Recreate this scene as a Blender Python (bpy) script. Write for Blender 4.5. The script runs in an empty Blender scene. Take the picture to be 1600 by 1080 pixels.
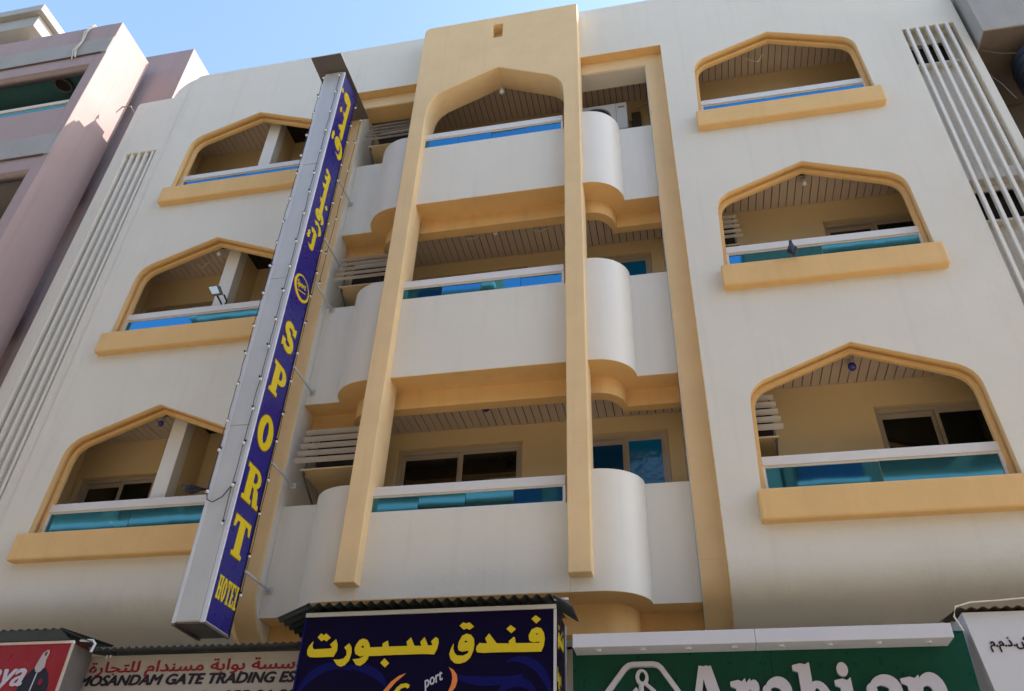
import bpy, bmesh, math, random
from mathutils import Vector, Matrix
random.seed(7)
scene = bpy.context.scene
C = scene.collection
PI = math.pi
# ------------------------------------------------------------------ camera (28 mm-like phone lens, eye height, tilted up)
CAM = dict(f=1268.60885, yaw=0.22725, pitch=0.63780, roll=0.04051, loc=(2.34663, -8.28938, 1.6))
cam_d = bpy.data.cameras.new('camera'); cam = bpy.data.objects.new('camera', cam_d); C.objects.link(cam)
scene.camera = cam
def _cam():
    y, p, r = CAM['yaw'], CAM['pitch'], CAM['roll']
    f = Vector((-math.sin(y)*math.cos(p), math.cos(y)*math.cos(p), math.sin(p)))
    rt = Vector((math.cos(y), math.sin(y), 0)); up = rt.cross(f)
    a = rt*math.cos(r) + up*math.sin(r); b = -rt*math.sin(r) + up*math.cos(r)
    m = Matrix.Identity(4)
    for i in range(3): m[i][0], m[i][1], m[i][2], m[i][3] = a[i], b[i], -f[i], CAM['loc'][i]
    cam.matrix_world = m
_cam()
cam_d.sensor_width = 36.0; cam_d.lens = CAM['f']/1600*36.0; cam_d.clip_start = .05; cam_d.clip_end = 2000
# ------------------------------------------------------------------ sky, sun, exposure
SUN = Vector((1.0, 0.30, 0.90)).normalized()
elev = math.asin(SUN.z); azim = math.atan2(SUN.x, SUN.y)
world = bpy.data.worlds.new('World'); scene.world = world; world.use_nodes = True
nt = world.node_tree; bg = nt.nodes['Background']
sky = nt.nodes.new('ShaderNodeTexSky'); sky.sky_type = 'NISHITA'; sky.sun_disc = False
sky.sun_elevation = elev; sky.sun_rotation = azim; sky.air_density = 1.0; sky.dust_density = 1.2; sky.ozone_density = 1.2; sky.altitude = 10
nt.links.new(sky.outputs[0], bg.inputs[0]); bg.inputs[1].default_value = 0.13
sl = bpy.data.lights.new('sun', 'SUN'); sl.energy = 2.25; sl.angle = math.radians(0.5); sl.color = (1.0, .93, .83)
so = bpy.data.objects.new('sun', sl); C.objects.link(so); so.rotation_euler = SUN.to_track_quat('Z', 'Y').to_euler(); so.location = (20, 10, 30)
scene.view_settings.view_transform = 'Standard'; scene.view_settings.look = 'None'
scene.view_settings.exposure = 2.0; scene.view_settings.gamma = 1.0; scene.view_settings.use_curve_mapping = False

# ------------------------------------------------------------------ materials
MATS = {}
def mat(name, col, rough=.8, metal=0.0, spec=.3, var=.06, vscale=1.2, bump=0.0, bscale=60, streak=0.0, stain=None, coat=0):
    if name in MATS: return MATS[name]
    m = bpy.data.materials.new(name); m.use_nodes = True; t = m.node_tree; n = t.nodes; L = t.links
    b = n['Principled BSDF']; b.inputs['Roughness'].default_value = rough; b.inputs['Metallic'].default_value = metal
    b.inputs['Specular IOR Level'].default_value = spec
    if coat: b.inputs['Coat Weight'].default_value = coat; b.inputs['Coat Roughness'].default_value = .08
    tc = n.new('ShaderNodeTexCoord'); geo = n.new('ShaderNodeNewGeometry')
    pos = geo.outputs['Position']
    base = n.new('ShaderNodeRGB'); base.outputs[0].default_value = (*col, 1); out = base.outputs[0]
    def mixc(a, fac, colb, mode='MIX'):
        x = n.new('ShaderNodeMix'); x.data_type = 'RGBA'; x.blend_type = mode
        L.new(a, x.inputs['A']); x.inputs['B'].default_value = (*colb, 1)
        if isinstance(fac, float): x.inputs['Factor'].default_value = fac
        else: L.new(fac, x.inputs['Factor'])
        return x.outputs['Result']
    def ramp(src, a, b_, lo=0., hi=1.):
        r = n.new('ShaderNodeMapRange'); r.inputs['From Min'].default_value = a; r.inputs['From Max'].default_value = b_
        r.inputs['To Min'].default_value = lo; r.inputs['To Max'].default_value = hi; L.new(src, r.inputs['Value']); return r.outputs[0]
    if var:
        nz = n.new('ShaderNodeTexNoise'); nz.inputs['Scale'].default_value = vscale; nz.inputs['Detail'].default_value = 7; nz.inputs['Roughness'].default_value = .62
        L.new(pos, nz.inputs['Vector'])
        out = mixc(out, ramp(nz.outputs[0], .35, .68, 0, min(1., var*4)), tuple(c*(.74+.03*i) for i, c in enumerate(reversed(col)))[::-1] if 0 else tuple(c*.78 for c in col))
    if streak:
        mp = n.new('ShaderNodeMapping'); mp.inputs['Scale'].default_value = (5.5, 5.5, .28); L.new(pos, mp.inputs['Vector'])
        nz = n.new('ShaderNodeTexNoise'); nz.inputs['Scale'].default_value = 1.3; nz.inputs['Detail'].default_value = 5; L.new(mp.outputs[0], nz.inputs['Vector'])
        out = mixc(out, ramp(nz.outputs[0], .55, .8, 0, streak), tuple(c*.55 for c in col))
    if stain:
        nz = n.new('ShaderNodeTexNoise'); nz.inputs['Scale'].default_value = 6.; nz.inputs['Detail'].default_value = 9; nz.inputs['Roughness'].default_value = .7; L.new(pos, nz.inputs['Vector'])
        out = mixc(out, ramp(nz.outputs[0], .62, .70, 0, stain[3]), stain[:3])
    L.new(out, b.inputs['Base Color'])
    if rough > .15 and not metal:
        rz = n.new('ShaderNodeTexNoise'); rz.inputs['Scale'].default_value = 9; L.new(pos, rz.inputs['Vector'])
        L.new(ramp(rz.outputs[0], .3, .7, max(0, rough-.08), min(1, rough+.08)), b.inputs['Roughness'])
    if bump:
        nz = n.new('ShaderNodeTexNoise'); nz.inputs['Scale'].default_value = bscale; nz.inputs['Detail'].default_value = 6; nz.inputs['Roughness'].default_value = .6; L.new(pos, nz.inputs['Vector'])
        n2 = n.new('ShaderNodeTexNoise'); n2.inputs['Scale'].default_value = 2.2; n2.inputs['Detail'].default_value = 3; L.new(pos, n2.inputs['Vector'])
        ad = n.new('ShaderNodeMath'); ad.operation = 'MULTIPLY_ADD'; L.new(n2.outputs[0], ad.inputs[0]); ad.inputs[1].default_value = 2.5; L.new(nz.outputs[0], ad.inputs[2])
        bp = n.new('ShaderNodeBump'); bp.inputs['Strength'].default_value = bump; bp.inputs['Distance'].default_value = .012
        L.new(ad.outputs[0], bp.inputs['Height']); L.new(bp.outputs[0], b.inputs['Normal'])
    MATS[name] = m; return m
def glassy(name, col, rough, metal, spec=.5, wav=.15, wscale=1.6):
    m = bpy.data.materials.new(name); m.use_nodes = True; t = m.node_tree; n = t.nodes; L = t.links
    b = n['Principled BSDF']; b.inputs['Base Color'].default_value = (*col, 1); b.inputs['Roughness'].default_value = rough
    b.inputs['Metallic'].default_value = metal; b.inputs['Specular IOR Level'].default_value = spec
    geo = n.new('ShaderNodeNewGeometry'); nz = n.new('ShaderNodeTexNoise'); nz.inputs['Scale'].default_value = wscale; nz.inputs['Detail'].default_value = 2
    L.new(geo.outputs['Position'], nz.inputs['Vector']); bp = n.new('ShaderNodeBump'); bp.inputs['Strength'].default_value = wav; bp.inputs['Distance'].default_value = .02
    L.new(nz.outputs[0], bp.inputs['Height']); L.new(bp.outputs[0], b.inputs['Normal'])
    MATS[name] = m; return m
WALL = mat('wall_stucco', (.70, .655, .56), .88, var=.05, vscale=.9, bump=.34, bscale=80, streak=.17)
WALLS = mat('wall_smooth_paint', (.70, .665, .585), .42, spec=.35, var=.03, vscale=1.4, bump=.10, bscale=60, streak=.14)
YEL = mat('ochre_paint', (.74, .475, .20), .8, var=.09, vscale=2.2, bump=.28, bscale=70, streak=.2)
YELS = mat('ochre_paint_pale', (.75, .54, .29), .8, var=.09, vscale=2.2, bump=.28, bscale=70, streak=.18)
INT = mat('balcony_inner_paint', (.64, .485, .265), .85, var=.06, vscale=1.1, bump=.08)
SLAT = mat('slat_vinyl', (.52, .42, .33), .55, var=.06, vscale=7)
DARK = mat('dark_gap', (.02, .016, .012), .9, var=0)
ALU = mat('aluminium_white', (.66, .63, .60), .38, spec=.5, var=.05, vscale=4)
ALUB = mat('aluminium_beige', (.45, .38, .30), .45, spec=.5, var=.05, vscale=4)
GLR = glassy('tinted_rail_glass', (.05, .22, .37), .035, 1.0, wav=.03)
GLW = glassy('dark_window_glass', (.006, .008, .008), .02, 0.0, 1.0, wav=.03)
GLB = glassy('blue_film_glass', (.0, .16, .42), .10, 0.0, .5, wav=.5, wscale=9)
GLB2 = glassy('deep_blue_glass', (.0, .05, .16), .06, 0.0, .5, wav=.2, wscale=5)
GLT = glassy('teal_glass', (.01, .22, .26), .12, 0.0, .5)
SIGN_BLUE = mat('sign_blue_vinyl', (.018, .014, .15), .32, spec=.35, var=.03, vscale=3, streak=.10)
SIGN_NAVY = mat('sign_navy_print', (.004, .002, .020), .5, spec=.08, var=0)
SIGN_BLUE2 = mat('sign_bright_blue_print', (.005, .006, .09), .5, spec=.1, var=.2, vscale=5)
SIGN_YEL = mat('sign_yellow', (.60, .45, .01), .4, spec=.4, var=.04, vscale=6)
SIGN_EDGE = mat('letter_outline', (.16, .09, .02), .5, var=0)
ORANGE = mat('logo_orange', (.70, .22, .05), .4, var=.1, vscale=20)
GALV = mat('galvanised_sheet', (.50, .50, .49), .42, metal=.1, spec=.5, var=.10, vscale=1.6, streak=.20)
GALVD = mat('dark_metal_sheet', (.17, .15, .135), .5, metal=.4, var=.1, vscale=5)
CORR = mat('dark_corrugated_sheet', (.022, .03, .03), .45, spec=.5, var=.2, vscale=3, bump=.1)
CORRG = mat('grey_corrugated_sheet', (.10, .10, .095), .55, var=.2, vscale=3, bump=.1)
PINK = mat('pink_render', (.38, .285, .27), .88, var=.06, vscale=1.0, bump=.22, bscale=60, streak=.25)
PINKG = mat('grey_band_render', (.36, .34, .31), .9, var=.10, vscale=1.5, bump=.2, streak=.3, stain=(.6, .58, .55, .3))
CREAM = mat('cream_render', (.62, .56, .46), .85, var=.05, bump=.1)
GREEN = mat('green_sign_panel', (.0, .055, .032), .35, spec=.3, var=.12, vscale=2)
WHITE = mat('white_panel', (.55, .56, .61), .4, spec=.4, var=.04, vscale=2)
WHITE2 = mat('white_letter', (.48, .47, .54), .4, var=0)
BLACK = mat('black_print', (.012, .010, .02), .4, var=0)
REDL = mat('red_letter', (.22, .006, .012), .4, var=.05)
RED = mat('red_sign_print', (.27, .008, .016), .35, spec=.4, var=.08, vscale=3)
GREYP = mat('grey_sign_panel', (.345, .315, .28), .5, spec=.3, var=.06, vscale=2, streak=.2)
ASPH = mat('asphalt', (.05, .05, .052), .9, var=.2, vscale=4, bump=.4, bscale=150)
PAVE = mat('paving', (.62, .51, .37), .85, var=.12, vscale=3, bump=.2)
KERB = mat('kerb_concrete', (.38, .37, .35), .85, var=.1)
OPP = mat('opposite_wall', (.20, .15, .085), .85, var=.06, streak=.1)
OPP2 = mat('opposite_wall_pale', (.30, .24, .15), .85, var=.06)
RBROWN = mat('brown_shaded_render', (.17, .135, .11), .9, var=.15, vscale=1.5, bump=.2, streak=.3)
PLASTIC = mat('dark_blue_plastic', (.018, .026, .045), .4, spec=.5, var=.1)
ACW = mat('ac_casing', (.50, .50, .48), .45, var=.06, vscale=5, streak=.2)
BULB = mat('bulb_glass', (.60, .58, .54), .15, spec=.6, var=0)
BULBB = mat('blue_bulb', (.03, .03, .22), .15, spec=.6, var=0)
WIRE = mat('black_wire', (.015, .015, .017), .5, var=0)
WIREW = mat('white_wire', (.62, .56, .46), .5, var=0)
BIRD = mat('pigeon_feathers', (.055, .055, .07), .7, var=.25, vscale=30)
BIRDD = mat('pigeon_dark_feathers', (.02, .018, .025), .6, var=.2, vscale=30)
LAMPG = mat('lamp_glass', (.55, .60, .60), .1, spec=.6, var=0)
LOUV = mat('louver_paint', (.48, .44, .40), .6, var=.10, vscale=6, streak=.3)

# ------------------------------------------------------------------ mesh helpers
class MB:
    def __init__(s): s.v = []; s.f = []
    def add(s, vs, fs):
        o = len(s.v); s.v += [tuple(v) for v in vs]; s.f += [tuple(i+o for i in f) for f in fs]; return s
    def box(s, x0, x1, y0, y1, z0, z1):
        return s.add([(x0,y0,z0),(x1,y0,z0),(x1,y1,z0),(x0,y1,z0),(x0,y0,z1),(x1,y0,z1),(x1,y1,z1),(x0,y1,z1)],
                     [(0,3,2,1),(4,5,6,7),(0,1,5,4),(1,2,6,5),(2,3,7,6),(3,0,4,7)])
    def prism(s, poly, ax, a, b):
        n = len(poly)
        def P(p, t): return {'y': (p[0], t, p[1]), 'x': (t, p[0], p[1]), 'z': (p[0], p[1], t)}[ax]
        return s.add([P(p, a) for p in poly]+[P(p, b) for p in poly],
                     [tuple(range(n))[::-1], tuple(range(n, 2*n))]+[(i, (i+1) % n, n+(i+1) % n, n+i) for i in range(n)])
    def tube(s, pts, r, seg=6, caps=True):
        pts = [Vector(p) for p in pts]; rings = []; prev = None
        for i, p in enumerate(pts):
            d = (pts[min(i+1, len(pts)-1)]-pts[max(i-1, 0)]).normalized()
            ref = Vector((0, 0, 1)) if abs(d.z) < .9 else Vector((1, 0, 0))
            a = d.cross(ref).normalized(); b = d.cross(a)
            rr = r[i] if isinstance(r, (list, tuple)) else r
            rings.append([p+(a*math.cos(t*2*PI/seg)+b*math.sin(t*2*PI/seg))*rr for t in range(seg)])
        vs = [v for ring in rings for v in ring]
        fs = [(i*seg+j, i*seg+(j+1) % seg, (i+1)*seg+(j+1) % seg, (i+1)*seg+j) for i in range(len(pts)-1) for j in range(seg)]
        if caps: fs += [tuple(range(seg))[::-1], tuple((len(pts)-1)*seg+j for j in range(seg))]
        return s.add(vs, fs)
    def ball(s, c, r, seg=10, rings=6, sc=(1, 1, 1)):
        vs = []; fs = []
        for i in range(rings+1):
            th = PI*i/rings
            for j in range(seg):
                ph = 2*PI*j/seg
                vs.append((c[0]+r*sc[0]*math.sin(th)*math.cos(ph), c[1]+r*sc[1]*math.sin(th)*math.sin(ph), c[2]+r*sc[2]*math.cos(th)))
        for i in range(rings):
            for j in range(seg): fs.append((i*seg+j, (i+1)*seg+j, (i+1)*seg+(j+1) % seg, i*seg+(j+1) % seg))
        return s.add(vs, fs)
    def mesh(s, name, m, smooth=False, weld=True):
        me = bpy.data.meshes.new(name); me.from_pydata(s.v, [], s.f); me.validate()
        bm = bmesh.new(); bm.from_mesh(me)
        if weld: bmesh.ops.remove_doubles(bm, verts=bm.verts, dist=1e-5)
        bmesh.ops.recalc_face_normals(bm, faces=bm.faces); bm.to_mesh(me); bm.free()
        me.materials.append(m)
        if smooth:
            me.polygons.foreach_set('use_smooth', [True]*len(me.polygons))
        return me
    def build(s, name, m, parent=None, smooth=False, bevel=0, weld=True):
        return obj(name, s.mesh(name, m, smooth, weld), parent, bevel, smooth)
def obj(name, me, parent=None, bevel=0, smooth=False):
    o = bpy.data.objects.new(name, me); C.objects.link(o)
    if parent: o.parent = parent; o.matrix_parent_inverse = Matrix.Translation(parent_loc(parent)).inverted()
    if bevel:
        b = o.modifiers.new('bevel', 'BEVEL'); b.width = bevel; b.segments = 2; b.limit_method = 'ANGLE'; b.angle_limit = math.radians(35)
    if smooth:
        me.set_sharp_from_angle(angle=math.radians(38))
    return o
def parent_loc(p):
    return Vector(LOC.get(p.name, (0, 0, 0)))
LOC = {}
def thing(name, label, cat, loc=(0, 0, 0), group=None):
    o = bpy.data.objects.new(name, None); C.objects.link(o); o.location = loc; o.empty_display_size = .2
    LOC[o.name] = loc
    o['label'] = label; o['category'] = cat
    if group: o['group'] = group
    return o
def tag(o, label, cat, group=None):
    o['label'] = label; o['category'] = cat
    if group: o['group'] = group
    return o
def struct(o): o['kind'] = 'structure'; return o
def shape(name, loops, a, b, m, parent=None, ax='y', bevel=0):
    """solid with holes: loops are closed outlines (first outer, rest holes) in the plane across ax; from a to b along ax"""
    cu = bpy.data.curves.new(name+'_outline', 'CURVE'); cu.dimensions = '2D'; cu.fill_mode = 'BOTH'; cu.extrude = abs(b-a)/2
    for lp in loops:
        sp = cu.splines.new('POLY'); sp.points.add(len(lp)-1); sp.use_cyclic_u = True
        for i, p in enumerate(lp): sp.points[i].co = (p[0], p[1], 0, 1)
    tmp = bpy.data.objects.new('tmp', cu); C.objects.link(tmp)
    dg = bpy.context.evaluated_depsgraph_get(); me = bpy.data.meshes.new_from_object(tmp.evaluated_get(dg))
    bpy.data.objects.remove(tmp); bpy.data.curves.remove(cu)
    mid = (a+b)/2
    for v in me.vertices:
        x, y, z = v.co
        v.co = (x, mid+z, y) if ax == 'y' else (mid+z, x, y) if ax == 'x' else (x, y, mid+z)
    bm = bmesh.new(); bm.from_mesh(me); bmesh.ops.remove_doubles(bm, verts=bm.verts, dist=1e-5)
    bmesh.ops.recalc_face_normals(bm, faces=bm.faces); bm.to_mesh(me); bm.free()
    me.materials.clear(); me.materials.append(m); me.name = name
    return obj(name, me, parent, bevel)
def inset(pl, w):
    """offset a closed outline inwards by w"""
    n = len(pl); A = sum(pl[i][0]*pl[(i+1) % n][1]-pl[(i+1) % n][0]*pl[i][1] for i in range(n)); s = 1 if A > 0 else -1
    out = []
    for i in range(n):
        p0, p1, p2 = Vector(pl[i-1]), Vector(pl[i]), Vector(pl[(i+1) % n])
        d1 = (p1-p0).normalized(); d2 = (p2-p1).normalized()
        n1 = Vector((-d1.y, d1.x))*s; n2 = Vector((-d2.y, d2.x))*s; b = (n1+n2); b = b/max(.3, b.length_squared)*2
        out.append(tuple(p1+b*w))
    return out
def rect(x0, x1, z0, z1): return [(x0, z0), (x1, z0), (x1, z1), (x0, z1)]
def copy_tree(o, parent=None):
    c = o.copy(); C.objects.link(c); c.parent = parent
    if parent: c.matrix_parent_inverse = o.matrix_parent_inverse.copy()
    for ch in [x for x in bpy.data.objects if x.parent == o]: copy_tree(ch, c)
    return c
def text(name, s, size, m, parent, mw, shear=0, offset=0, extrude=.004, width=None, align='LEFT', bold=0):
    cu = bpy.data.curves.new(name, 'FONT'); cu.body = s; cu.size = size; cu.shear = shear; cu.offset = offset; cu.extrude = extrude; cu.align_x = align
    tmp = bpy.data.objects.new('tmp', cu); C.objects.link(tmp); dg = bpy.context.evaluated_depsgraph_get()
    me = bpy.data.meshes.new_from_object(tmp.evaluated_get(dg)); bpy.data.objects.remove(tmp); bpy.data.curves.remove(cu)
    xs = [v.co.x for v in me.vertices]
    if width and xs:
        k = width/(max(xs)-min(xs)); x0 = min(xs)
        for v in me.vertices: v.co.x = (v.co.x-x0)*k
    if bold:
        bm = bmesh.new()
        for q, (dx, dy) in enumerate(((0, 0), (bold, 0), (-bold, 0), (0, bold*.8), (bold*.5, -bold*.5))):
            m2 = me.copy(); m2.transform(Matrix.Translation((dx, dy, q*.0004))); bm.from_mesh(m2); bpy.data.meshes.remove(m2)
        bm.to_mesh(me); bm.free()
    me.transform(mw); me.materials.clear(); me.materials.append(m); me.name = name
    return obj(name, me, parent)
FORMS = {'ا': 'FE8D FE8E', 'ب': 'FE8F FE90 FE91 FE92', 'ت': 'FE95 FE96 FE97 FE98', 'ة': 'FE93 FE94', 'ج': 'FE9D FE9E FE9F FEA0', 'د': 'FEA9 FEAA',
         'ر': 'FEAD FEAE', 'س': 'FEB1 FEB2 FEB3 FEB4', 'ش': 'FEB5 FEB6 FEB7 FEB8', 'ل': 'FEDD FEDE FEDF FEE0', 'م': 'FEE1 FEE2 FEE3 FEE4',
         'ن': 'FEE5 FEE6 FEE7 FEE8', 'و': 'FEED FEEE', 'ذ': 'FEAB FEAC', 'ؤ': 'FE85 FE86'}
def arabic(word):
    out = ''; prev = False
    for i, c in enumerate(word):
        if c not in FORMS: out += c; prev = False; continue
        f = [chr(int(h, 16)) for h in FORMS[c].split()]
        nx = i+1 < len(word) and word[i+1] in FORMS and len(f) == 4
        out += f[3] if prev and nx else f[1] if prev else f[2] if nx else f[0]
        prev = nx
    return out[::-1]
def front(x, y, z): return Matrix.Translation((x, y, z)) @ Matrix.Rotation(PI/2, 4, 'X')
# ------------------------------------------------------------------ ground
H = 3.2
struct(MB().box(-150, 150, -150, 150, -.3, 0).build('ground', PAVE))
struct(MB().box(-60, 60, -12.5, -8.8, -.02, .004).build('road', ASPH))
k_ = MB()
for i in range(-40, 41):
    k_.box(i*1.0+.01, i*1.0+.99, -8.8, -8.62, 0, .14)
    k_.box(i*1.0+.01, i*1.0+.99, -12.68, -12.5, 0, .14)
ko = struct(k_.build('kerb', KERB, bevel=.012))
struct(MB().box(-60, 60, -8.62, .8, .001, .12).build('pavement', PAVE))

# ------------------------------------------------------------------ the hotel
hotel = thing('hotel_building', 'cream four storey hotel with ochre pointed arch balconies and a curved central bay', 'building', (0, .8, 0))
def part(name, mb, m, bevel=0, smooth=False, parent=None): return mb.build(name, m, parent or hotel, smooth, bevel)
APX = 7.48; CX = 4.53
ARCH = [(1.295, -2.05), (1.25, -.80), (1.243, -.70), (1.222, -.61), (1.18, -.535), (1.12, -.475), (1.05, -.43), (0, 0)]
ARCH = ARCH + [(-x, z) for x, z in reversed(ARCH[:-1])]
def arch(cx, za): return [(cx+x, za+z) for x, z in ARCH]
def arch_in(cx, za, w):
    p = inset(arch(cx, za), w); 
    lo = min(q[1] for q in p)
    return [(x, z-w if z < lo+.03 else z) for x, z in p]
centres = [(s*CX, APX+H*k) for s in (-1, 1) for k in range(3)]
# facade skin with all its openings (Y = 0 .. 0.15)
ZB = 4.95
def shoulder(s):
    pts = []
    for t in range(9):
        a = PI/2*t/8; pts.append((s*(-6.62+.55-.55*math.cos(a)), 14.84+.56*math.sin(a)))
    return pts
outer = [(-6.28, ZB), (6.28, ZB), (6.28, 15.18)] + [(-x, z) for x, z in []]
sh = shoulder(1)
left_top = [p for p in sh if p[0] > -6.28]
outer = [(-6.28, ZB), (-2.8, ZB), (-2.8, 13.99), (2.8, 13.99), (2.8, ZB), (6.28, ZB)] + [(-x, z) for x, z in left_top] + list(reversed(left_top))
outer = outer[:6] + [(6.28, 15.27)] + [(-x, z) for x, z in left_top] + [(x, z) for x, z in reversed(left_top)] + [(-6.28, 15.27)]
holes = [arch(x, z) for x, z in centres]
shape('facade_wall', [outer]+holes, 0, .15, WALL, hotel)
for s in (-1, 1):
    lo = [p for p in sh if p[0] < -6.28]
    px = [(-7.38, ZB), (-6.28, ZB), (-6.28, 15.27)] + list(reversed(lo)) + [(-7.34, 14.82), (-7.38, 14.76)]
    hole = rect(-7.11, -6.49, 5.2, 13.26) if s < 0 else rect(-7.26, -6.51, 5.2, 13.40)
    if s > 0: px = [(-x, z) for x, z in px]; hole = [(-x, z) for x, z in hole]
    shape('facade_side_panel', [px, hole], .022, .15, WALL, hotel, bevel=.01)
# parapet thickness behind, curved skirt at the foot
PROF = [(0, ZB+.001), (-.002, 4.80), (.03, 4.66), (.095, 4.545), (.20, 4.435), (.36, 4.345), (.56, 4.30), (.86, 4.28)]
def skirt(name, x0, x1, d, m, t=.12):
    pr = [(y+d, z) for y, z in PROF]
    back = [(y+d+t, z+ (t if y > .15 else t*.5)) for y, z in reversed(PROF[1:])] + [(d+t, ZB+.001)]
    mb = MB().prism(pr+back, 'x', x0, x1)
    return part(name, mb, m, smooth=True)
skirt('facade_skirt', -7.38, -2.8, 0, WALL); skirt('facade_skirt', 2.8, 7.38, 0, WALL)
pp_ = [(-7.36, 14.45), (7.36, 14.45), (7.36, 14.80)]+[(-x, z-.01) for x, z in sh]+[(x, z-.01) for x, z in reversed(sh)]+[(-7.36, 14.80)]
shape('parapet', [pp_], .1505, .32, WALL, hotel)
# core of the building
mb = MB(); mb.box(-7.36, 7.36, 1.72, 11, 0, 14.2); mb.box(-7.36, -7.24, .15, 1.72, 4.5, 14.2); mb.box(7.24, 7.36, .15, 1.72, 4.5, 14.2)
mb.box(-7.2, 7.2, .33, 11, 14.72, 14.82)
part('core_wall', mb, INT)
mb = MB(); mb.box(-7.36, 7.36, .85, 1.7, 0, 4.27); part('ground_floor_wall', mb, CREAM)
sf = MB()
for x0, x1 in ((-6.9, -4.2), (-3.6, -1.5), (1.5, 4.3), (4.8, 7.1)): sf.box(x0, x1, .80, .85, .3, 2.9)
part('shop_window', sf, GLW)
for k in range(3):
    z = 4.44+H*k
    for x0, x1 in ((-6.3, -2.95), (2.95, 6.3)):
        part('floor_slab', MB().box(x0, x1, .31, 1.7, z+.46 if k == 0 else z-.30+.46, z+.74), INT)

# arch frames, liners, sills, balcony rails
def rail_unit(name, x0, x1, y, zt, zg0, zg1, n, parent):
    """white aluminium handrail with reflective tinted glass panes below"""
    r = MB().box(x0, x1, y-.03, y+.05, zg1, zt).box(x0, x1, y-.012, y+.03, zt-.135, zt-.11)
    r.v = r.v; rail = r.build(name, ALU, parent, bevel=.008)
    MB().box(x0, x0+.03, y-.02, y+.03, zg0-.02, zg1-.001).build('rail_post', ALU, rail)
    MB().box(x1-.03, x1, y-.02, y+.03, zg0-.02, zg1-.001).build('rail_post', ALU, rail)
    MB().box(x0+.031, x1-.031, y-.018, y+.028, zg0-.03, zg0+.012).build('bottom_rail', ALU, rail)
    w = (x1-x0-.07)/n
    for i in range(n):
        a = x0+.035+w*i; dy = random.uniform(-.004, .004); dt = random.uniform(-.006, .006)
        g = MB(); g.add([(a+.003, y+dy, zg0), (a+w-.003, y-dy, zg0), (a+w-.003, y-dy+dt, zg1), (a+.003, y+dy+dt, zg1),
                         (a+.003, y+dy+.008, zg0), (a+w-.003, y-dy+.008, zg0), (a+w-.003, y-dy+dt+.008, zg1), (a+.003, y+dy+dt+.008, zg1)],
                        [(0,1,2,3), (7,6,5,4), (0,4,5,1), (1,5,6,2), (2,6,7,3), (3,7,4,0)])
        g.build('glass_pane', GLR, rail)
    return rail
for i, (cx, za) in enumerate(centres):
    k = i % 3; o = arch(cx, za)
    fr = shape('arch_frame', [inset(o, -.003), arch_in(cx, za, .055)], .128, .195, YEL, hotel, bevel=.006)
    shape('arch_reveal', [inset(o, -.003), inset(o, .005)], .0015, .127, YEL, fr)
    zs = za-1.875-(.03 if k == 2 else 0)
    part('sill', MB().box(cx-1.34, cx+1.34, -.115, .12, zs-.36, zs), YELS if 0 else YEL, bevel=.022)
    rail_unit('balcony_rail', cx-1.222, cx+1.222, .155, zs+.50+.012*k, zs+.05, zs+.385+.012*k, 2, hotel)
    part('balcony_kerb', MB().box(cx-1.24, cx+1.24, .196, .30, zs-.3, zs+.03), YEL)

# ceiling slats: every strip a piece of its own, sharing one mesh per length
def slat_row(x0, x1, y0, y1, z, pitch, parent, hang=0):
    n = int((x1-x0)/pitch); p = (x1-x0)/n
    cache = {}
    for i in range(n):
        ys = round(y0(x0+(i+.5)*p) if callable(y0) else y0, 2)
        if ys not in cache: cache[ys] = MB().box(0, p-.011, ys, y1, z, z+.018).mesh('ceiling_slat', SLAT)
        me = cache[ys]
        s = bpy.data.objects.new('ceiling_slat', me); C.objects.link(s); s.parent = parent
        s.location = (x0+i*p+.008, random.uniform(-.003, .003), random.uniform(-.002, .002))
def back_wall(x0, x1, y, z0, z1, wins, t=.22):
    """rear wall of a balcony with window openings"""
    loops = [rect(x0, x1, z0, z1)]+[rect(a, b, max(c, z0+.02), d) for a, b, c, d in wins]
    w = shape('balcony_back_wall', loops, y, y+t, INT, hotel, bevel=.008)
    return w
def window(x0, x1, z0, z1, y, panes, m=ALUB):
    """sliding window: outer frame, sashes and panes"""
    f = .05
    fr = shape('window_frame', [rect(x0, x1, z0, z1), rect(x0+f, x1-f, z0+f, z1-f)], y-.05, y+.06, m, hotel, bevel=.005)
    n = len(panes); a = x0+f; tot = x1-x0-2*f; acc = 0
    for i, (wd, gm) in enumerate(panes):
        b0 = a+acc*tot; b1 = a+(acc+wd)*tot; acc += wd
        yy = y-.03 if i % 2 else y+.005; sf_ = .042
        sa = shape('sash', [rect(b0, b1, z0+f, z1-f), rect(b0+sf_, b1-sf_, z0+f+sf_, z1-f-sf_-.02*(1-i % 2))], yy, yy+.03, m, fr)
        MB().box(b0+sf_-.002, b1-sf_+.002, yy+.012, yy+.018, z0+f, z1-f-.02).build('pane', gm, fr)
    return fr
YB = .90
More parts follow.
